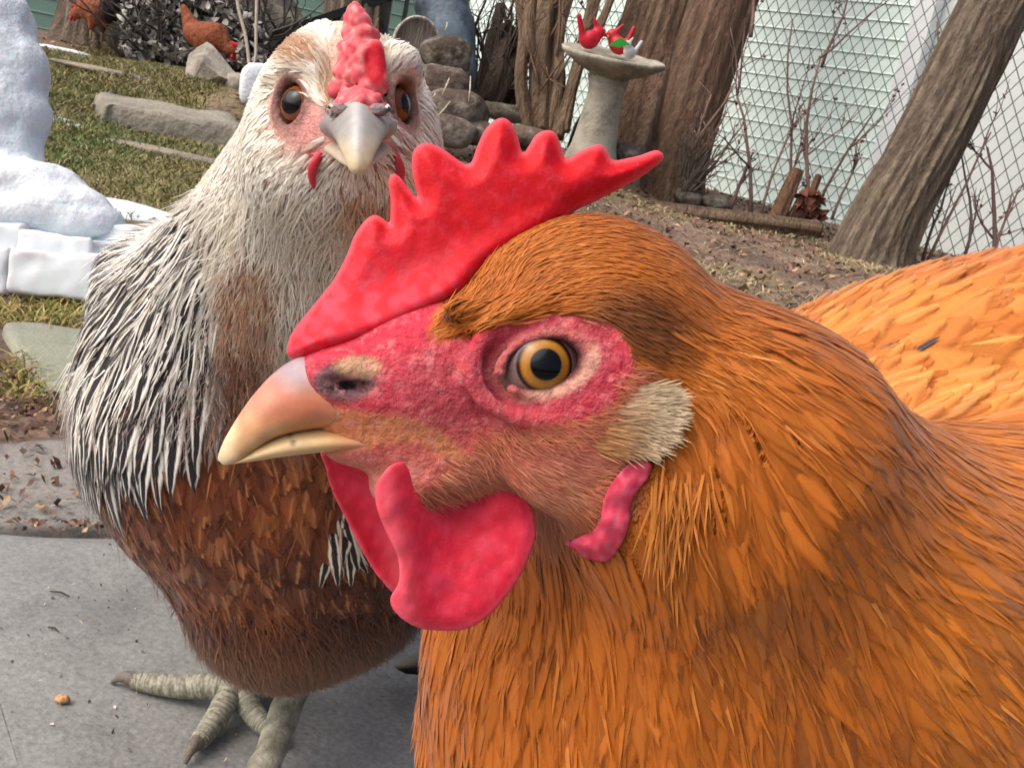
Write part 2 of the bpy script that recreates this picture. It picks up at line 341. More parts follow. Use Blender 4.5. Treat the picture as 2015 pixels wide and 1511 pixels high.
tag(mesh_obj('ground', V, Q, gmat, col=dirtc, loc=(0, 0, 0)), 'brown soil yard with leaf litter and patchy winter grass', 'ground', kind='structure')
# --------------------------------------------------------------- bird tools (built in the camera's axes, metres)
def sample(V, Q, n, wfn=None):
    T = np.concatenate([Q[:, [0, 1, 2]], Q[:, [0, 2, 3]]]); a, b, c = V[T[:, 0]], V[T[:, 1]], V[T[:, 2]]
    nn = np.cross(b-a, c-a); ar = np.linalg.norm(nn, axis=1); ctr = (a+b+c)/3
    w = ar*(wfn(ctr, nrm(nn)) if wfn else 1); i = rng.choice(len(T), n, p=w/w.sum())
    r1 = np.sqrt(rng.random(n))[:, None]; r2 = rng.random(n)[:, None]
    return a[i]*(1-r1)+b[i]*r1*(1-r2)+c[i]*r1*r2
class Flow:
    def __init__(s, ctl, z=-.2):
        c = np.array(ctl, float); s.p = c[:, :2]; s.d = nrm(c[:, 2:4]); s.z = z
    def __call__(s, P):
        q = pix(P); w = 1/(((q[:, None]-s.p)**2).sum(-1)+400)**1.6; d = (w@s.d)/w.sum(1, keepdims=True)
        return nrm(np.stack([d[:, 0], -d[:, 1], np.full(len(d), s.z)], 1))
PROF = {'lance': [.45, .8, 1, .9, .6, .08], 'round': [.5, .8, .95, 1, .82, .3], 'hair': [.8, 1, .9, .7, .45, .05]}
TT = np.array([0, .18, .4, .63, .85, 1.])
def feathers(name, sdf, P0, flow, Ln, Wd, colfn, parent, mat, l0=.0004, l1=.002, prof='lance', jit=.15, crown=.14, label=None, stuff=True, fray=.12, rollv=.1, nvar=.13):
    n = len(P0); Ln = np.broadcast_to(Ln, (n,)); Wd = np.broadcast_to(Wd, (n,)); rn = rng.random(n)
    rows = []; NR = []; P = P0.copy(); lift = l0*rng.uniform(.2, 1.3, n); tw = rng.normal(0, jit, n); roll = rng.normal(0, rollv, n)
    for k, t in enumerate(TT):
        g = sdf.grad(P, 6e-4); NR.append(g)
        if k: P = P-g*np.clip(sdf(P)-(lift+l1*t**1.5*(.5+rn)), -.01, .01)[:, None]
        D = flow(P); D = D-g*(D*g).sum(1, keepdims=True); D = nrm(D); S = np.cross(g, D)
        D = nrm(D*np.cos(tw)[:, None]+S*np.sin(tw)[:, None]); S = nrm(np.cross(g, D)); S2 = nrm(S*np.cos(roll)[:, None]+g*np.sin(roll)[:, None])
        w = Wd*PROF[prof][k]*.5
        fr = 1+rng.normal(0, fray, (2, n))
        rows.append(np.stack([P-S2*(w*fr[0])[:, None]-g*(w*crown)[:, None], P+0, P+S2*(w*fr[1])[:, None]-g*(w*crown)[:, None]], 1))
        if k < 5: P = P+D*(Ln*(TT[k+1]-t))[:, None]
    A = np.stack(rows, 1); mid = A[:, 3, 1]; NR = np.stack(NR, 1)@np.stack([CR, CU, -FW]); NR = nrm(NR+rng.normal(0, nvar, (n, 1, 3)))
    c1, c2 = colfn(mid, rn)
    if prof == 'hair':
        A = A[:, [0, 1, 3, 4, 5]][:, :, [0, 2]]; V = A.reshape(-1, 3); b = (np.arange(n)*10)[:, None, None]
        q = np.array([(r*2, r*2+1, r*2+3, r*2+2) for r in range(4)]); Q = (b+q[None]).reshape(-1, 4)
        o = mesh_obj(name, c2w(V), Q, mat, parent, attrs={'col': np.repeat(c1, 10, 0)}, vec={'bn': np.repeat(NR[:, [0, 1, 3, 4, 5]].reshape(-1, 3), 2, 0)})
        if stuff: o['kind'] = 'stuff'
        return o
    V = A.reshape(-1, 3); b = (np.arange(n)*18)[:, None, None]
    q = np.array([(r*3+c, r*3+c+1, r*3+c+4, r*3+c+3) for r in range(5) for c in range(2)])
    Q = (b+q[None]).reshape(-1, 4)
    o = mesh_obj(name, c2w(V), Q, mat, parent, attrs={'col': np.repeat(c1, 18, 0), 'col2': np.repeat(c2, 18, 0),
        'acr': np.tile([-1, 0, 1], n*6), 'alo': np.tile(np.repeat(TT, 3), n), 'rnd': np.repeat(rn, 18)*7.3}, vec={'bn': np.repeat(NR.reshape(-1, 3), 3, 0)})
    if stuff: o['kind'] = 'stuff'
    if label: o['label'] = label
    return o
def loft(secs, n=20, e=2.3, top=1.):
    """secs: (centre, up half-vector, side half-vector)"""
    V = []; a = np.arange(n)*2*math.pi/n
    f = lambda x: np.sign(x)*np.abs(x)**(2/e)
    for c, u, s in secs:
        V.append(np.asarray(c)+f(np.sin(a))[:, None]*np.asarray(u)+f(np.cos(a))[:, None]*np.asarray(s)*(1-.28*top*np.sin(a))[:, None])
    m = len(secs); Fs = [(i*n+j, i*n+(j+1) % n, (i+1)*n+(j+1) % n, (i+1)*n+j) for i in range(m-1) for j in range(n)]
    Fs += [tuple(range(n))[::-1], tuple((m-1)*n+j for j in range(n))]
    return np.concatenate(V), Fs
def resamp(A, k):                              # smooth interpolation along the first axis
    A = np.asarray(A, float); s = A.shape; return smooth_poly(A.reshape(s[0], -1), k, closed=False).reshape(-1, *s[1:])
def eyeball(name, c, r, gaze, up, ciris, parent, iris=.62, pup=.30, white=lin(120, 96, 92), bulge=.06):
    g = nrm(np.asarray(gaze, float)); s = nrm(np.cross(up, g)); u = np.cross(g, s); V = []; Fs = []; na, nb = 48, 40
    al = np.concatenate([np.linspace(0, 1.2, 30), np.linspace(1.3, math.pi, 11)]); nb = len(al)
    C = []
    for i, t in enumerate(al):
        x = math.sin(t); rr = r*(1+bulge*max(0, 1-(x/iris)**2)*(t < 1.4))
        a = np.arange(na)*2*math.pi/na
        V.append(np.asarray(c)+rr*(math.cos(t)*g+x*(np.cos(a)[:, None]*s+np.sin(a)[:, None]*u)))
        if t > 1.25: col = white
        elif x < pup: col = lin(6, 6, 8)
        elif x < iris: k = (x-pup)/(iris-pup); col = mix(ciris*.75, ciris*1.1, np.array(min(1, k*1.6))) if k < .8 else mix(ciris*1.1, lin(60, 28, 14), np.array((k-.8)/.2))
        elif x < iris*1.12: col = lin(48, 24, 18)
        else: col = white
        C.append(np.tile(np.asarray(col).reshape(3), (na, 1)))
    Fs = [(i*na+j, i*na+(j+1) % na, (i+1)*na+(j+1) % na, (i+1)*na+j) for i in range(nb-1) for j in range(na)]
    return mesh_obj(name, c2w(np.concatenate(V)), np.array(Fs)[:, ::-1].copy(), M['eye'], parent, col=np.concatenate(C))
UPC = w2c(CC+np.array([0, 0, 1.]))             # world up in camera axes
def down_dist(p): return (c2w(p)[2]-0.0)
def leg_mesh(ankle, foot, heading, scale=1., toes=((-.75, .052), (0, .06), (.75, .05), (2.7, .022)), hip=None):
    """shank, four toes with claws; world coordinates -> V, F, colours"""
    mb = MB(); a = np.asarray(ankle, float); f = np.asarray(foot, float); c0, c1 = lin(104, 100, 84), lin(172, 170, 152)
    def seg(pts, rad, k=10):
        p = resamp(np.asarray(pts), 5); r = resamp(np.asarray(rad)[:, None], 5)[:, 0]
        r = r*(1+.06*np.sin(np.arange(len(r))*2.2)); V, Fs = tube(p, r, 10); mb.add(V, Fs, mix(c0, c1, rng.random(len(V))))
    hp = np.asarray(hip, float) if hip is not None else a+[0, 0, .03]
    seg([hp, a, (a+f)/2+[0, 0, .004*scale], f+[0, 0, .013*scale]], np.array([.0105, .0082, .0076, .0088])*scale)
    for ang, ln in toes:
        h = heading+ang; d = np.array([math.cos(h), math.sin(h), 0]); s = ln*scale
        z0 = .0125*scale; pts = [f+[0, 0, z0], f+d*s*.25+[0, 0, .0125*scale], f+d*s*.5+[0, 0, .0085*scale], f+d*s*.8+[0, 0, .0065*scale], f+d*s+[0, 0, .006*scale]]
        p = resamp(np.array(pts), 18); r = resamp(np.array([.0076, .007, .0064, .0056, .0045])[:, None]*scale, 18)[:, 0]
        r = r*(.97+.05*np.abs(np.sin(np.arange(len(r))*.62))); V, Fs = tube(p, r, 10); mb.add(V, Fs, mix(c0, c1, rng.random(len(V))))
        e = pts[-1]; cl = [e-d*.002, e+d*.004*scale+[0, 0, .0012], e+d*.008*scale+[0, 0, -.0006], e+d*.0115*scale+[0, 0, -.0045*scale]]
        V, Fs = tube(resamp(np.array(cl), 3), np.linspace(.0048, .001, 10)*scale, 8); mb.add(V, Fs, lin(112, 102, 94))
    return np.concatenate(mb.V), mb.F, np.concatenate(mb.C)

# =============================================================== front hen: ginger, in profile
TH = math.radians(15); FN = np.array([math.sin(TH), 0, math.cos(TH)]); FF = np.array([-math.cos(TH), 0, math.sin(TH)]); FU = np.array([0, 1., 0])
S1 = .17/F; X0 = cp(1000, 700, .17)
def SP(px, py, off=0):                         # point on the plane parallel to the hen's middle plane that shows at this pixel
    u = cp(px, py, 1.); return u*((X0@FN+off*S1)/(u@FN))
def hax(deg):                                  # axes tilted in the middle plane
    a = math.radians(deg); return np.array([math.cos(a)*FF+math.sin(a)*FU, -math.sin(a)*FF+math.cos(a)*FU, FN])
def mirror(p): return p-2*((p-X0)@FN)*FN
fh = SDF()
E = lambda px, py, r, deg=0, off=0, k=25, cut=False: fh.ell(SP(px, py, off), np.array(r)*S1, k*S1, hax(deg), cut)
E(1135, 650, (255, 222, 172)); E(890, 745, (255, 165, 128), -8, k=60); E(700, 770, (115, 88, 84), k=40)
E(960, 878, (245, 92, 100), -20, k=50); E(790, 868, (150, 52, 74), -4, k=30); E(650, 728, (66, 44, 60), -20, k=30)
for sg in (1, -1):
    E(1175, 862, (180, 138, 58), -18, off=115*sg, k=60)
    E(1180, 720, (60, 100, 30), 0, off=150*sg, k=40)
    E(1020, 640, (150, 24, 16), 12, off=128*sg, k=40)
    E(692, 745, (78, 50, 26), 14, off=68*sg, k=16); E(690, 726, (50, 24, 20), 14, off=84*sg, k=8)
fh.cap(SP(1215, 742), cp(1405, 935, .186), 215*S1, 340*.186/F, .014)
fh.cap(cp(1405, 935, .186), cp(1600, 1220, .215), 336*.186/F, 440*.215/F, .008)
fh.cap(cp(1400, 1000, .19), cp(1330, 1420, .222), 290*.19/F, 505*.222/F, .008); fh.ell(cp(1240, 1290, .212), np.array([405, 380, 330])*.212/F, .01)
fh.cap(cp(1600, 1240, .215), cp(2000, 1375, .262), 430*.215/F, 560*.262/F, .008)
fh.ell(cp(2150, 1004, .37), (.178, .095, .1), .02, np.array([[.97, .05, -.2], [-.05, 1, 0], [.2, 0, .97]]))
fh.ell(cp(2020, 1500, .30), (.10, .085, .09), .03)
fh.cap(cp(2500, 900, .42), cp(2900, 640, .47), .07, .03, .04)
# eye sockets, nostrils
EA = np.array([math.cos(-.26)*-FF+math.sin(-.26)*-FU, math.cos(-.26)*FU+math.sin(-.26)*-FF, FN]); EA[2] = nrm(FN+.12*FF+.04*FU); EA[0] = nrm(EA[0]-EA[2]*(EA[0]@EA[2])); EA[1] = np.cross(EA[2], EA[0])
es = fh.hit(1070, 716); ER = 92*S1; ec = es-EA[2]*ER*.86
MR = np.eye(3)-2*np.outer(FN, FN)
for mm_ in (0, 1):
    q = (lambda p: mirror(p)) if mm_ else (lambda p: p); ax = EA@MR if mm_ else EA
    fh.ell(q(es-EA[2]*20*S1), np.array([73, 48, 70])*S1, 8*S1, ax, True)
    fh.ring(q(es-EA[2]*6*S1), ax, 79*S1, 50*S1, 9*S1, 12*S1)
    fh.ring(q(es-EA[2]*14*S1+EA[0]*16*S1+EA[1]*4*S1), ax, 146*S1, 104*S1, 12*S1, 26*S1)
    fh.ell(q(es-EA[0]*82*S1-EA[1]*12*S1-EA[2]*4*S1), np.array([26, 9, 16])*S1, 8*S1, ax, True)
    n0 = fh.hit(682, 757) if not mm_ else mirror(n0s)
    if not mm_: n0s = n0
    fh.ell(n0, np.array([48, 10, 24])*S1, 4*S1, hax(14) if not mm_ else hax(14)@MR, True)
hen = thing('hen', at(1500, 1500, .3)*[1, 1, 0], 'ginger hen in the foreground with a tall red comb, its head in profile', 'hen', None)
# body surface
xs = axis((-.042, .04, .00085), (.04, .09, .002), (.09, .28, .006)); ys = axis((-.22, -.06, .006), (-.06, -.03, .002), (-.03, .032, .00085), (.032, .09, .004))
zs = axis((-.53, -.25, .007), (-.25, -.19, .003), (-.19, -.135, .0009), (-.135, -.11, .002))
Vb, Qb = surface_nets(fh, xs, ys, zs)
Vb = Vb+fh.grad(Vb)*0
COMB = [(564, 690), (574, 655), (612, 606), (655, 552), (683, 500), (696, 466), (718, 434), (738, 423), (756, 432), (766, 441), (768, 430), (768, 392), (764, 356), (774, 341), (790, 352), (806, 374), (822, 388), (812, 345), (811, 305), (822, 287), (842, 281), (868, 291), (895, 310), (916, 324), (928, 318), (938, 290), (953, 258), (972, 238), (990, 232), (1006, 242), (1018, 266), (1028, 300), (1040, 288), (1054, 266), (1076, 256), (1094, 263), (1104, 285), (1114, 312), (1136, 300), (1158, 290), (1180, 284), (1194, 296), (1206, 315), (1232, 312), (1262, 305), (1288, 296), (1303, 301), (1304, 315), (1272, 342), (1222, 371), (1180, 393), (1130, 417), (1110, 440), (1060, 480), (980, 530), (920, 600), (850, 640), (740, 690), (650, 716), (596, 716), (572, 704)]
P_FACE = smooth_poly([(560, 690), (640, 640), (740, 600), (850, 590), (850, 665), (950, 655), (1050, 622), (1180, 628), (1232, 670), (1245, 745), (1205, 810), (1150, 850), (1060, 868), (960, 870), (930, 940), (850, 975), (760, 990), (640, 930), (600, 800)], 4)
px_ = pix(Vb); sdF = polysd(px_, P_FACE)
wv = NZ(Vb, 260.); w2 = NZ(Vb, 90.)
red, pink, pale = lin(196, 52, 72), lin(206, 92, 104), lin(214, 140, 112)
skin = mix(red, pink, sstep(wv, -.2, .9)*.6); skin = mix(skin, lin(206, 118, 96), sstep(px_[:, 1], 780, 900)*.55)
skin = mix(skin, lin(176, 78, 84), sstep(np.hypot(px_[:, 0]-880, (px_[:, 1]-770)*1.2), 150, 40)*.6)
eo = np.sqrt((((Vb-es)@EA[0])/(74*S1))**2+(((Vb-es)@EA[1])/(48*S1))**2); side = (Vb-X0)@FN
skin = mix(skin, lin(170, 66, 78), sstep(eo, 1.85, 1.55)*sstep(eo, 1.2, 1.4)*.5)
lowr = sstep(((Vb-es)@EA[1]-.35*((Vb-es)@EA[0]))/S1, 0, -45)
skin = mix(skin, lin(214, 160, 138), sstep(eo, 1.42, 1.25)*(.25+.75*lowr)); skin = mix(skin, lin(176, 92, 90), sstep(eo, 1.42, 1.25)*(1-lowr)*.6)
skin = mix(skin, lin(90, 44, 48), sstep(eo, 1.04, .92))
nd = np.hypot((px_[:, 0]-678)/68, (px_[:, 1]-752)/40)
skin = mix(skin, lin(116, 98, 100), sstep(nd, 1.15, .75)*.85)
opd = np.hypot((px_[:, 0]-704)/48, (px_[:, 1]-722)/24)
skin = mix(skin, lin(196, 158, 120), sstep(opd, 1.2, .7))
skin = mix(skin, lin(16, 12, 16), sstep(np.hypot((px_[:, 0]-682)/50, (px_[:, 1]-759+(px_[:, 0]-682)*.22)/10), 1.3, .8))
skin = mix(skin, lin(214, 62, 84), sstep(px_[:, 1]+.35*(px_[:, 0]-600), 740, 680)*.8)
skin = mix(skin, lin(212, 46, 70), sstep(polysd(px_, COMB), 75, -6)*.75*sstep(px_[:, 1], 712, 684))
gap = polysd(px_, smooth_poly([(630, 806), (740, 816), (830, 832), (905, 884), (925, 920), (885, 908), (830, 872), (760, 872), (690, 888), (630, 890)], 4))
skin = mix(skin, lin(212, 150, 88), sstep(gap, 12, -8)*.6)
throat = sstep(px_[:, 1], 880, 920)*sstep(px_[:, 0], 880, 780); skin = mix(skin, lin(214, 140, 122), throat*.7)
base = np.tile(lin(178, 98, 24), (len(Vb), 1)); base = mix(base, lin(196, 116, 84), sstep(polysd(px_, [(830, 850), (1250, 850), (1250, 1000), (1080, 1090), (900, 990)]), 40, -20)*.8)
bodycol = mix(skin, base, sstep(sdF+10*w2, -10, 14))
# legs joined into the body mesh
hip = cp(2150, 1480, .36); hw = c2w(hip); legs = []
Vw = c2w(Vb); Fall = [tuple(q) for q in Qb]; cols = [bodycol]; mi = list(np.where((sdF[Qb] > 16).all(1), 2, 0)); nv = len(Vw); Vs = [Vw]
for sx in (-.035, .035):
    V, Fs, c = leg_mesh(np.array([hw[0]+.02, hw[1]+sx, .10]), np.array([hw[0]-.01, hw[1]+sx, 0]), math.pi+.2, hip=[hw[0]+.04, hw[1]+sx, .17])
    Vs.append(V); Fall += [tuple(i+nv for i in f) for f in Fs]; nv += len(V); cols.append(c); mi += [1]*len(Fs)
mesh_obj('body', np.concatenate(Vs), Fall, None, hen, col=np.concatenate(cols), mats=[M['skin'], M['scale'], M['down']], midx=mi)
eyeball('eye', ec, ER, FN+.10*FF+.02*FU, FU, lin(164, 112, 38), hen, iris=.50, pup=.29)
eyeball('eye', mirror(ec), ER, (FN+.10*FF)@MR, FU, lin(164, 112, 38), hen, iris=.50, pup=.29)
# beak
def sec(tp, bt, hw_, off=0): a, b_ = SP(*tp, off), SP(*bt, off); return [(a+b_)/2, (a-b_)/2, FN*hw_*S1]
up = [((632, 704), (812, 838), 68), ((602, 700), (752, 842), 75), ((572, 710), (690, 844), 73), ((535, 737), (622, 845), 64), ((496, 780), (552, 858), 51), ((464, 826), (510, 880), 37), ((441, 866), (474, 906), 23), ((430, 893), (449, 914), 12), ((429, 905), (440, 915), 5)]
V, Fs = loft(resamp(np.array([sec(*s) for s in up]), 6), 32, 2.2)
q = pix(V); wz = NZ(V, 180.)
bc = mix(lin(204, 160, 114), lin(188, 112, 80), sstep(np.hypot((q[:, 0]-590)/130, (q[:, 1]-795)/75)+.25*wz, 1.25, .3)); bc = mix(bc, lin(196, 132, 120), sstep(q[:, 0]*.6+q[:, 1], 1150, 1040)*.8)
bc = mix(bc, lin(150, 138, 146), sstep(np.hypot(q[:, 0]-585, q[:, 1]-715), 75, 20)*.9); bc = mix(bc, lin(196, 144, 84), sstep(q[:, 1], 815, 842)*sstep(q[:, 0], 520, 640)*.7); bc = mix(bc, lin(216, 196, 158), sstep(q[:, 0], 480, 440))
bc = mix(bc, lin(200, 128, 100), sstep(q[:, 0]+.5*(q[:, 1]-800), 610, 680)*sstep(q[:, 1], 735, 790)*.8)
beak = mesh_obj('upper_beak', c2w(V), Fs, M['beak'], hen, col=bc*(1+.10*wz[:, None]+.06*NZ2(V, 420.)[:, None]))
lo = [((850, 838), (790, 905), 70), ((770, 838), (720, 890), 68), ((690, 838), (655, 888), 60), ((620, 840), (600, 893), 51), ((560, 852), (552, 899), 40), ((508, 876), (502, 907), 27), ((470, 903), (464, 912), 14), ((452, 910), (450, 914), 5)]
V, Fs = loft(resamp(np.array([sec(*s) for s in lo]), 6), 28, 2.1, top=.9)
q = pix(V); bc = mix(lin(212, 184, 136), lin(196, 150, 92), sstep(q[:, 0], 560, 720)); bc = mix(bc, lin(70, 50, 40), sstep(np.abs(q[:, 0]-574-.25*(q[:, 1]-865)), 5, 2)*sstep(q[:, 1], 880, 872)*.8); bc = mix(bc, lin(214, 140, 118), sstep(q[:, 0]+q[:, 1], 1600, 1680)*.8)
bc = mix(bc, lin(200, 128, 100), sstep(q[:, 0], 640, 720)*.8); mesh_obj('lower_beak', c2w(V), Fs, M['beak'], hen, col=bc)
cr = [SP(568, 846, 50), SP(574, 862, 50), SP(574, 876, 46), SP(580, 886, 40)]
# comb and wattles: outlines given thickness in depth
def slab_part(name, poly, hmax, edge, off, mat, colfn, step=4.5, ratio=60., bend=None, parent=None, wr=0, wf=1., wide=0):
    P = smooth_poly(poly, 5); mn, mx = P.min(0)-30, P.max(0)+30
    bs = bend if bend else (lambda q: 0*q[:, 0]); us = np.arange(mn[0], mx[0], step); vs = np.arange(mn[1], mx[1], step)
    UU, VV = np.meshgrid(us, vs, indexing='ij'); q = np.stack([UU.ravel(), VV.ravel()], 1); sd = polysd(q, P).reshape(UU.shape)
    bd = bs(q).reshape(UU.shape); ws = np.arange(bd.min()-hmax-16-wide, bd.max()+hmax+16+wide, step)
    hh = edge+(hmax-edge)*sstep(-sd, 0, ratio)+(wide*sstep(VV+.42*(UU-600), 590, 760)*sstep(-sd, 0, 60) if wide else 0)
    def fn(Pg):
        i = np.clip(np.round((Pg[..., 0]-us[0])/step).astype(int), 0, len(us)-1); j = np.clip(np.round((Pg[..., 1]-vs[0])/step).astype(int), 0, len(vs)-1)
        a = sd[i, j]+edge; b_ = np.abs(Pg[..., 2]-bd[i, j])-(hh[i, j]-edge)
        return np.minimum(np.maximum(a, b_), 0)+np.hypot(np.maximum(a, 0), np.maximum(b_, 0))-edge
    V, Q = surface_nets(fn, us, vs, ws)
    if wr: V[:, 2] += wf*wr*NZ(np.concatenate([V[:, :2], V[:, 2:]*0], 1), 1/90.)+.4*wr*NZ2(np.concatenate([V[:, :2], V[:, 2:]*0], 1), 1/38.)
    Pc = np.array([SP(u, v, off+w) for u, v, w in V])
    return mesh_obj(name, c2w(Pc), Q[:, ::-1].copy(), mat, parent, col=colfn(V, polysd(V[:, :2], P)))
def combcol(V, sd):
    n = NZ(np.concatenate([V[:, :2], V[:, 2:]*0], 1), 1/50.); c = mix(lin(212, 16, 38), lin(196, 3, 16), sstep(n, -.5, .8)); c = mix(c, lin(206, 2, 18), sstep(V[:, 1], 520, 400)*.6); c = mix(c, lin(234, 92, 104), sstep(sd, -14, -1)*.7)
    k = sstep(V[:, 1], 470, 600)*sstep(n+.4, 0, .8); return mix(c, lin(208, 66, 88), k*.7)
slab_part('comb', COMB, 34, 13, 0, M['comb'], combcol, 4.5, 48, lambda q: 10*np.sin(q[:, 0]/130.)+.00006*(q[:, 1]-520)**2*np.sign(520-q[:, 1]), hen, wr=1., wide=56)
WA = [(800, 903), (772, 912), (752, 932), (738, 958), (741, 1001), (760, 1048), (782, 1096), (784, 1144), (767, 1179), (782, 1210), (822, 1235), (868, 1241), (919, 1237), (967, 1207), (1018, 1144), (1046, 1084), (1056, 1040), (1044, 992), (1006, 944), (950, 905), (880, 880), (830, 880)]
def watcol(V, sd):
    n = NZ2(np.concatenate([V[:, :2], V[:, 2:]*0], 1), 1/60.); c = mix(lin(208, 34, 60), lin(216, 62, 88), sstep(n, -.3, .9)*.6); c = mix(c, lin(226, 96, 112), sstep(sd, -14, -2)*.5)
    return mix(c, lin(222, 100, 112), np.exp(-((V[:, 0]-(760+.16*(V[:, 1]-950)))/24)**2)*.5)  # lit ridge along the fold, put into the colour
def wbend(q):
    r = q[:, 0]-(762+.12*(q[:, 1]-950)); return 26*np.exp(-(r/50)**2)-38*np.exp(-((r-130)/75)**2)*sstep(q[:, 1], 1230, 1020)+14*sstep(r, 160, 280)
slab_part('wattle', WA, 11, 6, 62, M['comb'], watcol, 4.5, 30, wbend, hen, wr=3)
WB = [(636, 880), (640, 920), (652, 965), (682, 1025), (724, 1106), (764, 1158), (790, 1170), (840, 1120), (860, 1000), (830, 910), (740, 890)]
slab_part('wattle', WB, 10, 6, -58, M['comb'], watcol, 5, 30, lambda q: -40*np.exp(-((q[:, 0]-640-.55*(q[:, 1]-890))/50)**2), hen, wr=4)
LB = [(1262, 905), (1282, 912), (1276, 940), (1244, 985), (1237, 1040), (1205, 1098), (1165, 1104), (1128, 1084), (1110, 1066), (1150, 1050), (1178, 1028), (1188, 980), (1212, 938), (1240, 910)]
lq = np.array([(x, y) for x in (1105, 1150, 1195, 1240, 1285) for y in (900, 960, 1020, 1060, 1110)], float); lw = np.array([(fh.hit(*q)-X0)@FN/S1 for q in lq])
def lbend(q):
    w = 1/(((q[:, None]-lq)**2).sum(-1)+300)**1.5; return (w@lw)/w.sum(1)+17
slab_part('ear_lobe', LB, 13, 6, 0, M['comb'], lambda V, sd: mix(lin(206, 62, 90), lin(212, 90, 112), sstep(NZ(V*[1, 1, 0], 1/30.), -.2, .8)), 4.5, 25, lbend, hen, wr=7)
# plumage
ff = Flow([(980, 540, .7, -.7), (870, 655, .9, -.42), (895, 600, .8, -.6), (940, 645, .95, -.3), (880, 560, .8, -.6), (1100, 455, .95, -.1), (1250, 470, .85, .45), (1400, 570, .75, .65), (1000, 610, .85, -.45), (1150, 560, 1, 0), (1250, 620, .85, .5), (1500, 690, .72, .68), (1650, 760, .8, .6), (1800, 850, .9, .42), (1950, 900, .97, .2), (1950, 1100, .9, .42), (1750, 1050, .7, .7), (1600, 900, .62, .78), (1420, 880, .3, .95), (1400, 1000, .12, 1), (1300, 1200, .06, 1), (1200, 1120, .3, .95), (1500, 1200, .35, .93), (1700, 1350, .45, .9), (1900, 1400, .65, .75), (1000, 1300, -.08, 1), (850, 1400, -.06, 1), (1200, 1450, .1, 1), (1500, 1450, .22, .97), (900, 900, .85, .5), (1000, 930, .85, .5), (1100, 960, .88, .42), (1200, 950, .95, .05), (1220, 850, .95, -.15), (1050, 850, 1, .12), (1100, 1050, .6, .8), (1000, 1010, .8, .6), (1280, 720, .9, .4), (1330, 980, .0, 1)], -.12)
c_d, c_m, c_l = lin(126, 66, 9), lin(182, 98, 16), lin(212, 138, 56)
def gold(P, r):
    q = pix(P); n = NZ(P, 26.)*.5+NZ2(P, 70.)*.4; x = .5+.34*n+.3*(r-.5)
    c = mix(c_d, c_m, sstep(x, .0, .42)); c = mix(c, c_l, sstep(x, .62, 1.08)*.75)
    c = mix(c, c_d*.4, sstep(np.hypot((q[:, 0]-1250)/120, (q[:, 1]-650)/100), 1.3, .4)*.8)  # shade behind the eye, put into the feather colour
    c = mix(c, lin(222, 130, 22), sstep(q[:, 0], 1700, 2010)*sstep(q[:, 1], 720, 800)*.45)
    return c*.92, c*.92*(.8+.2*r)[:, None]
notface = lambda C, n: sstep(polysd(pix(C), P_FACE), -6, 10)
pt = lambda C: pix(C)
def wneck(C, n):
    q = pix(C); f = notface(C, n); front = np.where(n@np.array([0, .2, 1]) > -.3, 1., .25); return f*front*(C[:, 2] > -.30)
def whead(C, n):
    q = pix(C); return wneck(C, n)*(q[:, 1] < 760)*(q[:, 0] < 1420)*(q[:, 0] > 846)*sstep(polysd(q, COMB), -30, 2)
R = sample(Vb, Qb, 4200, whead)
q = pix(R); dq = np.hypot(q[:, 0]-900, q[:, 1]-620)
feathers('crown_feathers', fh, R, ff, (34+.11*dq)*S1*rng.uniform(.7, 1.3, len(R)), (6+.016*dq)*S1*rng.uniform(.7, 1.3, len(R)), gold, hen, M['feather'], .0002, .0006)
def wnk(C, n):
    q = pix(C); return wneck(C, n)*np.maximum(q[:, 0] > 1300, (q[:, 1] > 1060))*sstep(q[:, 1], 480, 560)
R = sample(Vb, Qb, 16000, wnk); q = pix(R); dq = np.clip(np.hypot(q[:, 0]-1200, q[:, 1]-760)/600, 0, 1.4)
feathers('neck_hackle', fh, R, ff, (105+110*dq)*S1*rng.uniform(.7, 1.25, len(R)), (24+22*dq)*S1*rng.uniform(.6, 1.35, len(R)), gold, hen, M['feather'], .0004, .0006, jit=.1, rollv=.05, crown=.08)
def strand(P, r):
    q = pix(P); t = ff(P); u = q@np.array([1., 0]); D = np.stack([t[:, 0], -t[:, 1]], 1); s_ = (q*np.stack([-D[:, 1], D[:, 0]], 1)).sum(1)
    n = NZ(P, 95.)*.35+NZ2(P, 34.)*.3+.5*np.sin(s_/7+3*NZ(P, 20.)); x = .52+.34*n+.28*(r-.5)
    c = mix(lin(118, 60, 8), lin(183, 100, 18), sstep(x, .05, .55)); c = mix(c, lin(220, 152, 76), sstep(x, .6, 1.15)*.8)
    c = mix(c, c_d*.35, sstep(np.hypot((q[:, 0]-1250)/120, (q[:, 1]-650)/100), 1.3, .4)*.8)  # barbs carry the same painted shade behind the eye
    c = mix(c, lin(224, 128, 20), sstep(q[:, 0], 1650, 2010)*.35); return c*.92, c
R = sample(Vb, Qb, 9000, whead); q = pix(R); dq = np.hypot(q[:, 0]-900, q[:, 1]-620)
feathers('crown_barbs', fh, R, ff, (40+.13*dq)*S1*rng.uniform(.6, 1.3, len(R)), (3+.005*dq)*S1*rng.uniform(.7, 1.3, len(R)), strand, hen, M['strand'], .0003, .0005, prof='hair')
R = sample(Vb, Qb, 11000, wnk); q = pix(R); dq = np.clip(np.hypot(q[:, 0]-1200, q[:, 1]-760)/600, 0, 1.4)
feathers('neck_barbs', fh, R, ff, (80+90*dq)*S1*rng.uniform(.6, 1.3, len(R)), (5+5*dq)*S1*rng.uniform(.5, 1.7, len(R)), strand, hen, M['strand'], .0005, .0008, prof='hair', jit=.12, rollv=.05)
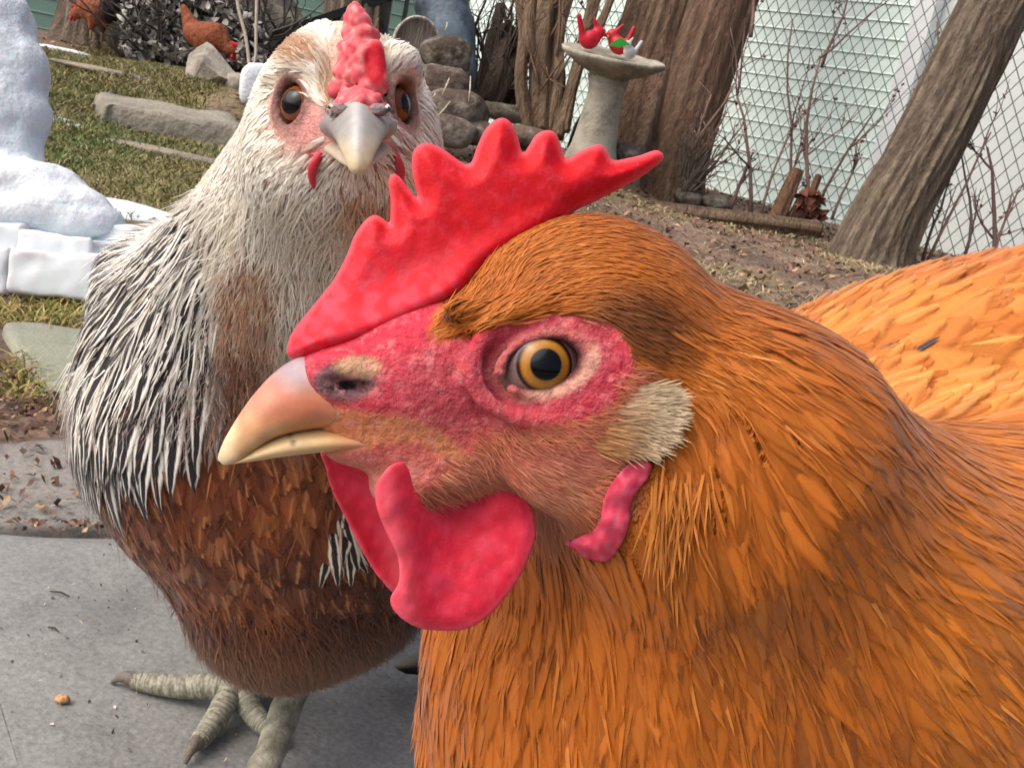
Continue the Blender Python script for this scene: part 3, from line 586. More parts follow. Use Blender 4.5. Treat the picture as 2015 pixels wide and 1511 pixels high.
def cheekcol(P, r):
    q = pix(P); c = mix(lin(196, 104, 78), lin(216, 146, 112), sstep(r+.3*NZ(P, 120.), .2, 1)); c = mix(c, lin(150, 84, 40), (r < .2)*.6)
    c = mix(c, lin(176, 98, 30), sstep(q[:, 1], 960, 1060)*.6); c = mix(c, lin(206, 108, 100), sstep(q[:, 1], 950, 880)*.45); return c, c*.85
CHK = smooth_poly([(870, 930), (960, 895), (1060, 880), (1150, 862), (1200, 845), (1215, 880), (1180, 920), (1135, 980), (1110, 1030), (1060, 1060), (1030, 1020), (960, 975)], 4)
R = sample(Vb, Qb, 8000, lambda C, n: (n@np.array([0, 0, 1]) > -.2)*sstep(polysd(pix(C), CHK), 26, -22))
feathers('cheek_bristles', fh, R, ff, rng.uniform(34, 84, len(R))*S1, rng.uniform(1.6, 3.6, len(R))*S1, cheekcol, hen, M['strand'], .0001, .0004, prof='hair')
R = sample(Vb, Qb, 900, lambda C, n: (n@np.array([0, 0, 1]) > 0)*(pix(C)[:, 1] > 720)*sstep(polysd(pix(C), P_FACE), -40, 0)*(polysd(pix(C), P_FACE) < 10)*(pix(C)[:, 0] > 800))
feathers('face_bristles', fh, R, ff, rng.uniform(20, 55, len(R))*S1, rng.uniform(1, 2.2, len(R))*S1, lambda P, r: ((lambda c: (c, c))(mix(lin(186, 96, 60), lin(220, 140, 108), r))), hen, M['strand'], .0002, .0014, prof='hair', jit=.3)
TUF = smooth_poly([(1170, 872), (1200, 825), (1235, 778), (1268, 760), (1295, 778), (1310, 815), (1298, 850), (1265, 880), (1225, 890), (1185, 888)], 4)
def tufcol(P, r):
    q = pix(P); c = mix(lin(206, 144, 92), lin(226, 200, 162), sstep(q[:, 0], 1200, 1300)); c = mix(c, lin(176, 130, 84), (r < .2)*.5); return c, c*.9
R = sample(Vb, Qb, 4200, lambda C, n: (n@np.array([0, 0, 1]) > 0)*sstep(polysd(pix(C), TUF), 6, -20))
feathers('ear_tuft', fh, R, Flow([(1250, 820, .96, .1), (1290, 880, .9, .35), (1280, 760, .8, -.1)], .35), rng.uniform(30, 56, len(R))*S1, rng.uniform(2, 4.5, len(R))*S1, tufcol, hen, M['strand'], .0012, .0016, prof='hair')
R = sample(Vb, Qb, 700, lambda C, n: (n@np.array([0, 0, 1]) > 0)*sstep(polysd(pix(C), [(1300, 900), (1390, 880), (1400, 960), (1330, 1080), (1270, 1060)]), 10, -14))
feathers('ear_fringe', fh, R, Flow([(1340, 980, -.1, 1)], .1), rng.uniform(60, 110, len(R))*S1, rng.uniform(3, 7, len(R))*S1, lambda P, r: ((lambda c: (c, c*.85))(mix(lin(168, 92, 26), lin(206, 128, 52), r))), hen, M['strand'], .0010, .002, prof='hair')
def backcol(P, r):
    n = NZ(P, 18.); c = mix(lin(176, 96, 26), lin(202, 126, 50), sstep(r+.6*n, .1, .9)); c = mix(c, lin(166, 76, 28), sstep(pix(P)[:, 1], 580, 520)*.5); return c, mix(c, lin(224, 172, 104), sstep(r, .6, 1)*.45)
fb = Flow([(1700, 600, 1, -.12), (1950, 600, 1, .08), (1800, 700, 1, .15), (2300, 700, 1, .1)], -.25)
R = sample(Vb, Qb, 4200, lambda C, n: (C[:, 2] < -.262)*np.where(n@np.array([0, .4, 1]) > -.2, 1., .3)*(C[:, 2] > -.5))
feathers('back_feathers', fh, R, fb, rng.uniform(.022, .036, len(R)), rng.uniform(.009, .016, len(R)), backcol, hen, M['shaft'], .0008, .002, prof='round', crown=.12, fray=.06, rollv=.05, nvar=.2)
# a few grey-barred wing feathers where neck meets back
for (x, y) in [(1895, 770), (1930, 776), (1960, 768), (1990, 776), (1760, 712), (1800, 700), (1840, 722), (1720, 705)]:
    r0 = fh.hit(x, y)[None]; big = x > 1880
    feathers('wing_feather', fh, r0, Flow([(x, y, 1, -.28)], 0), .024 if big else .009, .004 if big else .002, lambda P, r: (np.tile(lin(92, 80, 76), (1, 1)), np.tile(lin(60, 50, 50), (1, 1))), hen, M['stripe'], .0016, .0004, stuff=False)
# tail, outside the frame
for i in range(9):
    r0 = cp(2850+12*i, 660+14*i, .47)[None]
    feathers('tail_feather', fh, r0, Flow([(2900, 640, .75, -.6+.06*i)], -.05), .11, .028, lambda P, r: (np.tile(lin(120, 62, 24), (1, 1)), np.tile(lin(60, 34, 18), (1, 1))), hen, M['feather'], .004+.004*(i % 3), .03, stuff=False)
# =============================================================== rear hen: silver and rust, facing the camera
def PX(px, d): return px*d/F
rh = SDF(); RE = lambda px, py, d, r, dz=None, k=.008, cut=False: rh.ell(cp(px, py, d), np.array([PX(r[0], d), PX(r[1], d), PX(r[2], d)]), k, None, cut)
RE(680, 192, .325, (134, 138, 160)); RE(692, 285, .312, (128, 125, 125), k=.012); RE(580, 325, .322, (84, 85, 85), k=.012); RE(768, 312, .326, (66, 85, 80), k=.012)
RE(612, 128, .303, (62, 40, 45)); RE(775, 130, .306, (50, 42, 45)); RE(706, 232, .283, (62, 48, 60), k=.008)
RE(650, 372, .322, (110, 70, 90), k=.012)
rh.cap(cp(660, 270, .335), cp(535, 600, .425), PX(150, .335), PX(245, .425), .015)
rh.cap(cp(690, 300, .34), cp(700, 650, .43), PX(140, .34), PX(260, .43), .02)
RE(485, 800, .485, (305, 370, 360), k=.02); RE(640, 880, .49, (320, 390, 320), k=.02)
RE(350, 600, .53, (160, 145, 170), k=.02); RE(560, 1110, .495, (195, 225, 210), k=.02); RE(680, 1070, .50, (175, 185, 200), k=.02)
rh.ell(cp(560, 760, .64), (.085, .08, .13), .03); rh.cap(cp(600, 640, .72), cp(640, 470, .86), .06, .02, .05)
re_l = rh.hit(570, 203); re_r = rh.hit(795, 205)
RS = .31/F
gl = nrm(np.array([-.62, .05, .78])); gr = nrm(np.array([.9, .02, .36]))
ERr = 46*RS
for e0, g in ((re_l, gl), (re_r, gr)):
    s_ = nrm(np.cross(UPC-w2c(CC), g)); s_ = nrm(np.cross(FU, g)); u_ = np.cross(g, s_); ax = np.array([s_, u_, g])
    rh.ell(e0-g*8*RS, np.array([42, 44, 40])*RS, 6*RS, ax, True)
    rh.ring(e0-g*3*RS, ax, 46*RS, 49*RS, 8*RS, 10*RS)
RE(566, 152, .3085, (46, 15, 20), k=.004); RE(792, 152, .312, (34, 15, 20), k=.004)
for sx, px_n in ((-1, 668), (1, 744)):
    RE(px_n, 217, .2665, (23, 15, 14), k=.004)
xs = axis((-.20, -.085, .005), (-.085, -.02, .0014), (-.02, .15, .005)); ys = axis((-.22, .035, .005), (.035, .055, .002), (.055, .125, .0013), (.125, .16, .005))
zs = axis((-.95, -.70, .012), (-.70, -.37, .005), (-.37, -.345, .002), (-.345, -.245, .0014), (-.245, -.23, .003))
Vr, Qr = surface_nets(rh, xs, ys, zs); qr = pix(Vr)
rhen = thing('hen', at(520, 1330, .55)*[1, 1, 0], 'cream headed hen with black striped neck and rusty breast, staring straight at the camera', 'hen')
RF = Flow([(700, 60, 0, -1), (600, 90, -.7, -.7), (800, 90, .7, -.7), (640, 150, -.4, -.9), (770, 150, .4, -.9), (560, 140, -.9, -.2), (530, 250, -.8, .6), (640, 290, -.9, .4), (600, 330, -.8, .6), (560, 400, -.5, .85), (690, 380, 0, 1), (780, 300, .8, .6), (830, 250, .9, .4), (560, 480, -.35, .93), (450, 500, -.5, .86), (400, 430, -.6, .8), (320, 540, -.75, .66), (260, 450, -.93, .35), (200, 600, -.62, .78), (330, 650, -.5, .86), (250, 720, -.32, .95), (180, 850, -.05, 1), (330, 850, -.15, 1), (420, 700, -.28, .96), (450, 850, -.08, 1), (600, 600, -.1, 1), (560, 900, 0, 1), (500, 1150, .12, 1), (640, 1300, .25, .95), (700, 700, .08, 1), (850, 500, .3, .95), (300, 1000, .1, 1), (400, 1250, .3, .95), (750, 1000, .1, 1)], -.3)
cream, rust, dk, gry = lin(220, 210, 190), lin(146, 76, 36), lin(30, 26, 30), lin(176, 172, 166)
fl = lin(214, 142, 136)
facec = mix(lin(214, 198, 176), fl, sstep(np.hypot((qr[:, 0]-572)/75, (qr[:, 1]-225)/85), 1.1, .5)*.6); facec = mix(facec, fl*.95, sstep(np.hypot((qr[:, 0]-690)/150, (qr[:, 1]-270)/90), 1.1, .5)*.8)
facec = mix(facec, lin(198, 66, 78), sstep(np.hypot((qr[:, 0]-612)/22, (qr[:, 1]-340)/55), 1.2, .6)); facec = mix(facec, lin(198, 66, 78), sstep(np.hypot((qr[:, 0]-760)/22, (qr[:, 1]-330)/50), 1.2, .6))
facec = mix(facec, lin(130, 120, 122), np.maximum(sstep(np.hypot((qr[:, 0]-668)/34, (qr[:, 1]-220)/26), 1.2, .7), sstep(np.hypot((qr[:, 0]-744)/34, (qr[:, 1]-220)/26), 1.2, .7))*.9)
for e0 in (re_l, re_r):
    dd = np.linalg.norm(Vr-e0, axis=1)/RS; facec = mix(facec, lin(112, 74, 68), sstep(dd, 64, 46)*.85)
bcol = mix(facec, lin(120, 80, 54), sstep(qr[:, 1], 430, 560))
Vw = c2w(Vr); Vs = [Vw]; Fall = [tuple(q) for q in Qr]; cols = [bcol]; mi = list(np.where((qr[:, 1][Qr] > 400).all(1), 2, 0)); nv = len(Vw)
def addleg(ankle, foot, hd, **k):
    global nv, Fall, mi
    V, Fs, c = leg_mesh(ankle, foot, hd, **k); Vs.append(V); Fall += [tuple(i+nv for i in f) for f in Fs]; nv += len(V); cols.append(c); mi += [1]*len(Fs)
ft = ground_pt(462, 1362, 0.012); ft[2] = 0
def toe(px, py): g = ground_pt(px, py, .006); v = g-ft; return math.atan2(v[1], v[0]), np.hypot(v[0], v[1])
tz = [toe(262, 1338), toe(388, 1462), toe(530, 1436)]
addleg(ft+[.004, .012, .05], ft, 0, toes=[(a, l) for a, l in tz]+[(tz[1][0]+2.9, .024)], hip=ft+[.012, .03, .11])
f2 = ground_pt(500, 1560, .012); f2[2] = 0; k2 = at(572, 1372, .515)
addleg(k2, f2, -1.75, toes=[(-.8, .05), (0, .058), (.75, .05), (2.9, .022)], hip=k2+[.01, .02, .05], scale=1.0)
mesh_obj('body', np.concatenate(Vs), Fall, None, rhen, col=np.concatenate(cols), mats=[M['skin'], M['scale'], M['down']], midx=mi)
eyeball('eye', re_l-gl*ERr*.80, ERr, nrm(np.array([-.42, .04, .9])), FU, lin(138, 76, 38), rhen, iris=.74, pup=.48, white=lin(70, 46, 44))
eyeball('eye', re_r-gr*ERr*.84, ERr, gr, FU, lin(110, 60, 34), rhen, iris=.72, pup=.42, white=lin(70, 46, 44))
# beak seen head on
def bs(px, py, d, up_, hw_, tilt): return [cp(px, py, d), PX(up_, d)*nrm(np.array([0, math.cos(tilt), math.sin(tilt)])), np.array([PX(hw_, d), 0, 0])]
V, Fs = loft(resamp(np.array([bs(704, 240, .288, 46, 74, .5), bs(704, 238, .276, 44, 66, .45), bs(704, 246, .268, 40, 56, .6), bs(705, 264, .260, 32, 46, .8), bs(705, 290, .2545, 24, 35, 1.05), bs(705, 316, .2525, 16, 25, 1.25), bs(705, 334, .252, 10, 17, 1.4), bs(705, 342, .2522, 4, 8, 1.5)]), 6), 28, 1.75, top=1.2)
q = pix(V); bc = mix(lin(146, 142, 136), lin(208, 190, 156), sstep(q[:, 1], 250, 320)); bc = mix(bc, lin(196, 194, 194), np.exp(-((q[:, 0]-703)/12)**2)*.7*sstep(q[:, 1], 330, 280)); bc = mix(bc, lin(120, 112, 118), sstep(np.abs(q[:, 0]-705), 20, 50)*sstep(q[:, 1], 290, 240)*.4)
mesh_obj('upper_beak', c2w(V), Fs, M['beak'], rhen, col=bc)
V, Fs = loft(resamp(np.array([bs(704, 290, .292, 20, 66, .3), bs(704, 300, .276, 18, 52, .4), bs(704, 314, .264, 14, 36, .6), bs(705, 326, .2575, 8, 20, .8), bs(705, 332, .2555, 3, 8, .9)]), 5), 20, 2.)
mesh_obj('lower_beak', c2w(V), Fs, M['beak'], rhen, col=lin(190, 172, 150))
for sx, x0 in ((-1, 612), (1, 770)):           # gape corners and small wattles
    a, b_ = cp(x0+sx*4, 283, .2895), cp(704+sx*50, 262, .272)
    w0 = rh.hit(704+sx*72, 300); w1 = rh.hit(704+sx*86, 372)
    V, Fs = tube(resamp(np.array([w0, (w0+w1)/2+[sx*.001, 0, .003], w1+[0, 0, .001]]), 5), np.array([.0008, .001, .0012, .0013, .0014, .0014, .0013, .0011, .0009, .0007, .0004]), 10, wob=.12); mesh_obj('wattle', c2w(V), Fs, M['comb'], rhen, col=lin(196, 62, 76))
# lumpy comb
rc = SDF(); r2 = np.random.default_rng(5)
prof = [(708, 205, 52), (706, 180, 58), (706, 150, 48), (704, 125, 42), (708, 100, 42), (712, 75, 34), (708, 52, 26), (702, 34, 12)]
for i, (x, y, w) in enumerate(prof):
    d0 = -rh.hit(x, max(y, 66))[2]-.002-.001*min(i, 5)
    rc.ell(cp(x, y, d0+.005), (PX(w*.86, .3), PX(26, .3), .007), .004)
    for _ in range(22):
        a = r2.uniform(-1, 1); rc.ell(cp(x+a*w*.9, y+r2.uniform(-14, 14), d0-.005*(1-a*a)+.001), np.array([PX(r2.uniform(6, 12), .3)]*3)*[1, r2.uniform(.8, 1.5), 1], .0006)
da = -rh.hit(742, 165)[2]; db = -rh.hit(738, 95)[2]; rc.cap(cp(742, 160, da-.007), cp(738, 100, db-.007), PX(22, .29), PX(18, .29), .002)
mn, mx = cp(630, 290, .3), cp(785, 8, .3)
Vc, Qc = surface_nets(rc, np.arange(mn[0], mx[0], .0007), np.arange(mn[1], mx[1]+.004, .0007), np.arange(-.34, -.255, .0011))
qc = pix(Vc); cc = mix(lin(206, 84, 92), lin(226, 140, 138), sstep(NZ(Vc, 260.), -.3, .9)); cc = mix(cc, lin(196, 16, 36), sstep(np.hypot((qc[:, 0]-738)/24, (qc[:, 1]-125)/44), 1.1, .8))
mesh_obj('comb', c2w(Vc), Qc, M['comb'], rhen, col=cc)
# plumage
def in_eye(C): return np.minimum(np.linalg.norm(C-re_l, axis=1), np.linalg.norm(C-re_r, axis=1))/RS
RFACE = [(545, 260), (600, 245), (650, 225), (655, 190), (752, 190), (760, 235), (800, 250), (800, 300), (770, 300), (700, 300), (610, 310), (560, 300)]
def headcol(P, r):
    q = pix(P); n = NZ(P, 110.); c = mix(lin(216, 206, 186), lin(244, 238, 224), sstep(r+.3*n, .1, .9)); br = np.maximum(sstep(np.hypot((q[:, 0]-580)/60, (q[:, 1]-95)/40), 1.3, .4), sstep(np.abs(q[:, 0]-640), 22, 4)*sstep(q[:, 1], 60, 130)*sstep(q[:, 1], 260, 200))
    c = mix(c, lin(156, 108, 66), br*(.45+.5*(r > .45))); c = mix(c, lin(150, 108, 92), sstep(q[:, 1], 230, 330)*(r < .28)*.7); c = mix(c, lin(206, 160, 150), sstep(np.hypot((q[:, 0]-600)/80, (q[:, 1]-270)/70), 1.2, .5)*.5); return c, c*.9
R = sample(Vr, Qr, 15000, lambda C, n: sstep(polysd(pix(C), [(100, 380), (400, 380), (400, 480), (100, 700)]), -2, 10)*(np.hypot(pix(C)[:, 0]-622, pix(C)[:, 1]-238) > 34)*(pix(C)[:, 1] < 430)*(C[:, 2] > -.40)*np.where(n[:, 2] > -.2, 1, .35)*sstep(in_eye(C), 56, 74)*(.04+.96*sstep(polysd(pix(C), RFACE), -14, 14))*sstep(polysd(pix(C), [(640, 0), (770, 0), (765, 230), (645, 230)]), -12, 2))
feathers('face_feathers', rh, R, RF, rng.uniform(20, 46, len(R))*RS, rng.uniform(2.5, 6, len(R))*RS, headcol, rhen, M['strand'], .0003, .0008, prof='hair', jit=.18)
R = R[rng.random(len(R)) < .22]
feathers('head_feathers', rh, R, RF, rng.uniform(34, 64, len(R))*RS, rng.uniform(10, 18, len(R))*RS, headcol, rhen, M['feather'], .0003, .0008, jit=.2)
MANT = smooth_poly([(430, 400), (330, 420), (230, 440), (150, 560), (110, 690), (125, 760), (210, 800), (300, 770), (380, 720), (425, 680), (430, 600), (450, 520), (470, 420)], 4)
SHZ = [(190, 460), (280, 390), (385, 385), (388, 460), (340, 530), (260, 620), (190, 690), (110, 720), (130, 580)]
def stripcol(P, r):
    q = pix(P); n = NZ(P, 40.); c1 = mix(lin(200, 196, 186), lin(240, 236, 226), sstep(r+.3*n, .1, .9)); c1 = mix(c1, lin(186, 152, 112), sstep(q[:, 0]-.1*q[:, 1], 330, 420)*.55)
    up_ = sstep(q[:, 1], 560, 430)*sstep(q[:, 0], 330, 420); c2 = mix(np.tile(dk, (len(P), 1)), c1*.62, np.maximum(up_*.8, (r < .12)*1.)); return c1, c2
wm = lambda C, n: (n@np.array([-.2, .2, 1]) > -.25)*(C[:, 2] > -.62)*sstep(polysd(pix(C), MANT), 12, -22)*(C[:, 2] < -.36)
# breast first, then the hackle over it
def breastcol(P, r):
    q = pix(P); n = NZ(P, 30.)+.4*NZ2(P, 75.); c = mix(lin(72, 36, 20), lin(132, 68, 32), sstep(.45+.3*(r-.5)+.35*n, .0, .9)); c = mix(c, lin(176, 112, 62), (r > .93)*.5)
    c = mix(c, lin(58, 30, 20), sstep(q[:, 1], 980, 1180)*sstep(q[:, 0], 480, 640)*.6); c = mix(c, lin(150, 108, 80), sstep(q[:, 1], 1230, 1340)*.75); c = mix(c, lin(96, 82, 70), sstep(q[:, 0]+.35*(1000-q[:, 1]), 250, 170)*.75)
    return c, mix(c*1.0, lin(190, 130, 86), (r > .72)*.55)
R = sample(Vr, Qr, 4800, lambda C, n: (n@np.array([0, 0, 1]) > -.35)*(C[:, 2] < -.38)*(C[:, 2] > -.66)*sstep(pix(C)[:, 1], 640, 760))
yb = pix(R)[:, 1]; so = sstep(yb, 1180, 1320)
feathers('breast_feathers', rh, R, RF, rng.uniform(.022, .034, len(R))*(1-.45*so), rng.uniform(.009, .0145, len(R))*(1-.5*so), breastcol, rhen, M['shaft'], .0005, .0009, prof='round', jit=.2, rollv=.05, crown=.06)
R = sample(Vr, Qr, 12000, lambda C, n: (n@np.array([0, 0, 1]) > -.35)*(C[:, 2] < -.38)*(C[:, 2] > -.62)*(.012*sstep(pix(C)[:, 1], 700, 800)+sstep(pix(C)[:, 1], 1180, 1290)))
feathers('belly_fluff', rh, R, RF, rng.uniform(.010, .02, len(R)), rng.uniform(.0003, .0008, len(R)), lambda P, r: (lambda c: (c, c))(breastcol(P, r)[0]*1.1), rhen, M['strand'], .002, .004, prof='hair', jit=.35)
R = sample(Vr, Qr, 500, lambda C, n: (C[:, 2] < -.60)*1.)
feathers('back_feathers', rh, R, RF, rng.uniform(.03, .04, len(R)), rng.uniform(.014, .02, len(R)), lambda P, r: (np.tile(lin(150, 140, 124), (len(P), 1)), np.tile(dk, (len(P), 1))), rhen, M['stripe'], .001, .004, prof='round')
def throatcol(P, r):
    q = pix(P); n = NZ(P, 60.)+.5*NZ2(P, 130.); c = mix(lin(222, 208, 184), lin(244, 237, 220), sstep(r+.3*n, .1, .95)); o_ = sstep(np.hypot((q[:, 0]-480)/75, (q[:, 1]-640)/150)+.25*n, 1.2, .5)
    c = mix(c, lin(172, 100, 48), o_*(.2+.6*(r > .5))); c = mix(c, lin(196, 128, 74), sstep(np.hypot((q[:, 0]-730)/90, (q[:, 1]-420)/80), 1.2, .4)*.6); c = mix(c, lin(120, 62, 30), sstep(q[:, 1]+70*n+.25*np.abs(q[:, 0]-520), 640, 790)*(r > .2)*.9); c = mix(c, gry, sstep(q[:, 0], 450, 390)*.5); return c, c*.8
wt = lambda C, n: sstep(polysd(pix(C), SHZ), -4, 14)*(.04+.96*sstep(polysd(pix(C), MANT), -40, 10))*(n@np.array([0, 0, 1]) > -.35)*(C[:, 2] > -.52)*sstep(pix(C)[:, 1], 360, 420)*sstep(pix(C)[:, 1], 860, 740)
R = sample(Vr, Qr, 3600, wt)
feathers('throat_feathers', rh, R, RF, rng.uniform(.012, .022, len(R)), rng.uniform(.002, .0045, len(R)), throatcol, rhen, M['feather'], .0008, .002, jit=.25)
R = sample(Vr, Qr, 26000, wt)
feathers('throat_barbs', rh, R, RF, rng.uniform(.009, .018, len(R)), rng.uniform(.0003, .0007, len(R)), throatcol, rhen, M['strand'], .0016, .0032, prof='hair', jit=.3)
R = sample(Vr, Qr, 620, lambda C, n: wm(C, n)*(.1+.9*sstep(polysd(pix(C), SHZ), -10, 20))); R = R[np.argsort(-pix(R)[:, 1])]; qy = pix(R); kk = sstep(qy[:, 1], 400, 640)
feathers('striped_hackle', rh, R, RF, (.026+.028*kk)*rng.uniform(.8, 1.15, len(R)), (.0044+.004*kk)*rng.uniform(.75, 1.2, len(R)), stripcol, rhen, M['stripe'], .0022, .0022, jit=.06, rollv=.08, nvar=.06)
R = sample(Vr, Qr, 5000, lambda C, n: wm(C, n)*(.04+.96*sstep(pix(C)[:, 1], 560, 450))*(.08+.92*sstep(polysd(pix(C), SHZ), -6, 14)))
feathers('hackle_barbs', rh, R, RF, rng.uniform(.012, .026, len(R)), rng.uniform(.0006, .0012, len(R)), lambda P, r: (lambda c: (c, c))(mix(stripcol(P, r)[0], dk, (r < .3)*.8)), rhen, M['strand'], .003, .0036, prof='hair', jit=.12)
# broad dark-centred shoulder feathers
for (x, y, dx, dy) in [(360, 470, -1, .2), (310, 440, -1, .1), (325, 530, -.85, .5), (270, 560, -.8, .6), (235, 560, -.75, .6), (260, 620, -.65, .75), (190, 620, -.55, .8), (215, 690, -.45, .88), (160, 700, -.25, .95), (240, 470, -.95, .3), (190, 540, -.7, .7), (330, 455, -1, .12), (300, 480, -1, .25), (270, 510, -.95, .35), (340, 500, -.95, .3), (250, 545, -.8, .5), (300, 560, -.85, .5), (215, 590, -.7, .7), (360, 440, -1, .05), (230, 640, -.6, .8), (285, 600, -.75, .65), (200, 660, -.5, .85), (175, 740, -.3, .95)]:
    r0 = rh.hit(x+25, y-8)[None]
    feathers('shoulder_feather', rh, r0, Flow([(x, y, dx, dy)], -.35), .04, .0085, lambda P, r: (np.tile(lin(222, 214, 196), (1, 1)), np.tile(dk, (1, 1))), rhen, M['shoulder'], .0034, .0006, stuff=False, fray=.03, jit=.02, rollv=.03)
R = sample(Vr, Qr, 64, lambda C, n: (n@np.array([0, 0, 1]) > -.2)*(C[:, 2] > -.60)*(polysd(pix(C), SHZ) < -4)); R = R[np.argsort(-pix(R)[:, 1])]
feathers('shoulder_feathers', rh, R, RF, .036*rng.uniform(.8, 1.15, len(R)), .0085*rng.uniform(.8, 1.2, len(R)), lambda P, r: (mix(lin(190, 182, 166), lin(228, 222, 206), r), np.tile(dk*.8, (len(P), 1))), rhen, M['shoulder'], .0020, .0014, jit=.06, rollv=.05, fray=.05)
# right-hand hackle showing under the front hen's wattle
for i in range(10):
    r0 = rh.hit(660+rng.uniform(-22, 40), 985+rng.uniform(0, 70))[None]
    feathers('wing_feather', rh, r0, Flow([(700, 1050, .22+.05*rng.normal(), 1)], 0), .026, .005, lambda P, r: (np.tile(lin(206, 198, 178), (1, 1)), np.tile(dk, (1, 1))), rhen, M['stripe'], .003, .003, stuff=False)
# dark barred feather tips low behind the body
for i in range(7):
    a = ground_pt(735+9*i, 1318+8*i, .02)
    b_ = ground_pt(835, 1330+10*i, .008)
    V, Fs = tube([a+[.05, .05, .03], (a+b_)/2+[0, 0, .006], b_][::-1], [.0008, .006, .004], 6); V[:, 2] = .012+(V[:, 2]-.012)*.6+.003*i
    mesh_obj('tail_feather', V, Fs, M['plastic'], rhen, col=np.where((np.arange(len(V)) % 6 < 2)[:, None], lin(150, 146, 138), lin(28, 28, 30)))
# =============================================================== near ground: stones, snow, litter
def slab_thing(name, outline, ztop, thick, label, col, cat='paving stone', group=None, mat=None, tilt=None, kind=None, nin=10, rough=.004):
    """flat stone from a plan outline: irregular top, broken edge"""
    P = smooth_poly(outline, 6); n = len(P); ctr = P.mean(0); V = []; Fs = []
    rings = [(0.0, 0), (.5, 0), (.8, 0), (.93, 0), (.985, -.12), (1.0, -.4), (.99, -.75), (.97, -1.0)]
    for s_, z in rings:
        q = ctr+(P-ctr)*max(s_, .02); zz = ztop+z*thick
        w = NZ(np.c_[q, q[:, :1]*0+z], 9.); q = q+((P-ctr)*(.02*w)[:, None] if s_ > .9 else 0)
        V.append(np.c_[q, zz+rough*.5*NZ(np.c_[q, q[:, :1]*0], 4.)+(rough*w if z < 0 else 0)])
    m = len(rings); Fs = [(i*n+j, i*n+(j+1) % n, (i+1)*n+(j+1) % n, (i+1)*n+j) for i in range(m-1) for j in range(n)]; Fs.append(tuple(range(n))[::-1])
    V = np.concatenate(V)
    if tilt is not None: V[:, 2] += (V[:, :2]-ctr)@np.asarray(tilt)
    fs = [f[::-1] for f in Fs]
    o = mesh_obj(name, V, fs, mat or M['slab'], col=col)
    return tag(o, label, None if kind else cat, group, kind)
gp2 = lambda px, py, z=0: ground_pt(px, py, z)[:2]
slab_thing('flagstone', [gp2(-260, 1044), gp2(-100, 1038), gp2(60, 1036), gp2(220, 1040), gp2(380, 1044), gp2(700, 1050), gp2(1200, 1120), (.62, .55), (.62, -.4), (.1, -.55), (-.7, -.5), (-.75, .2)], 0, .03, 'big smooth grey flagstone under the feet of the cream headed hen', lin(136, 137, 135), group='flagstones of the path', rough=.002)
slab_thing('flagstone', [gp2(-190, 880), gp2(20, 850), gp2(190, 846), gp2(420, 870), gp2(430, 1010), gp2(200, 1022), gp2(-10, 1016), gp2(-220, 1010)], -.006, .03, 'grey flagstone strewn with dirt, next behind the big smooth one', lin(136, 132, 126), group='flagstones of the path', rough=.004)
slab_thing('flagstone', [gp2(12, 628), gp2(170, 636), gp2(330, 650), gp2(340, 800), gp2(180, 812), gp2(110, 770), gp2(48, 700)], -.004, .03, 'greenish grey flagstone below the snow blocks', lin(142, 144, 126), group='flagstones of the path', rough=.004)
# flat stones on the lawn
def rock(name, c, r, label, col, seed, cat='rock', group=None, ax=None, fl=.0, amp=.22, freq=1.1, res=28, mat=None):
    W_ = Waves(14, seed, .5, 1.4); W2 = Waves(14, seed+50, .8, 2.2); th = np.linspace(0, math.pi, res//2+1); ph = np.arange(res)*2*math.pi/res
    D = np.array([[math.sin(t)*math.cos(p), math.sin(t)*math.sin(p), math.cos(t)] for t in th for p in ph])
    rr = 1+amp*W_(D, .28*freq)+.35*amp*W2(D, .6*freq)
    pr = np.random.default_rng(seed); pn = nrm(pr.normal(size=(13, 3))); ph_ = pr.uniform(.78, 1.05, 13); rr = np.minimum(1.12*rr, (ph_/np.maximum(D@pn.T, .05)).min(1))+.03*W2(D, 1.3)
    D2 = D*rr[:, None]; D2 = np.sign(D2)*np.abs(D2)**(1-fl); V = D2*np.asarray(r)
    if ax is not None: V = V@np.asarray(ax)
    V = V+np.asarray(c); Fs = [(i*res+j, (i+1)*res+j, (i+1)*res+(j+1) % res, i*res+(j+1) % res) for i in range(res//2) for j in range(res)]
    return tag(mesh_obj(name, V, Fs, mat or M['stone'], col=col), label, cat, group)
def rotz(a): return np.array([[math.cos(a), math.sin(a), 0], [-math.sin(a), math.cos(a), 0], [0, 0, 1]])
# thick split stone lying proud of the lawn
sp = [(188, 188), (240, 193), (330, 203), (400, 220), (462, 240), (482, 256), (440, 254), (330, 230), (262, 222), (222, 217), (200, 205)]
dS = 3.35; top = np.array([at(x, y, dS+(.18 if i < 5 else 0)) for i, (x, y) in enumerate(sp)])
pl = np.c_[top[:, :2], np.ones(len(top))]; kf = np.linalg.lstsq(pl, top[:, 2], rcond=None)[0]
zc = float(np.array([*top[:, :2].mean(0), 1])@kf)
slab_thing('stone', [(p[0], p[1]) for p in top], zc+.01, .10, 'long flat grey stone lying thick edged across the lawn', lin(150, 145, 132), 'rock', mat=M['stone'], tilt=kf[:2], rough=.012)
import bmesh
bm = bmesh.new()
for x, y, d in [(364, 150, 4.3), (370, 108, 4.35), (388, 92, 4.42), (408, 84, 4.45), (420, 94, 4.42), (446, 122, 4.4), (478, 160, 4.35), (486, 178, 4.3), (420, 185, 4.28), (372, 172, 4.27), (398, 120, 4.2), (430, 150, 4.2), (380, 120, 4.6), (440, 130, 4.65), (480, 170, 4.6), (400, 100, 4.6), (380, 200, 4.5), (460, 210, 4.5)]: bm.verts.new(at(x, y, d))
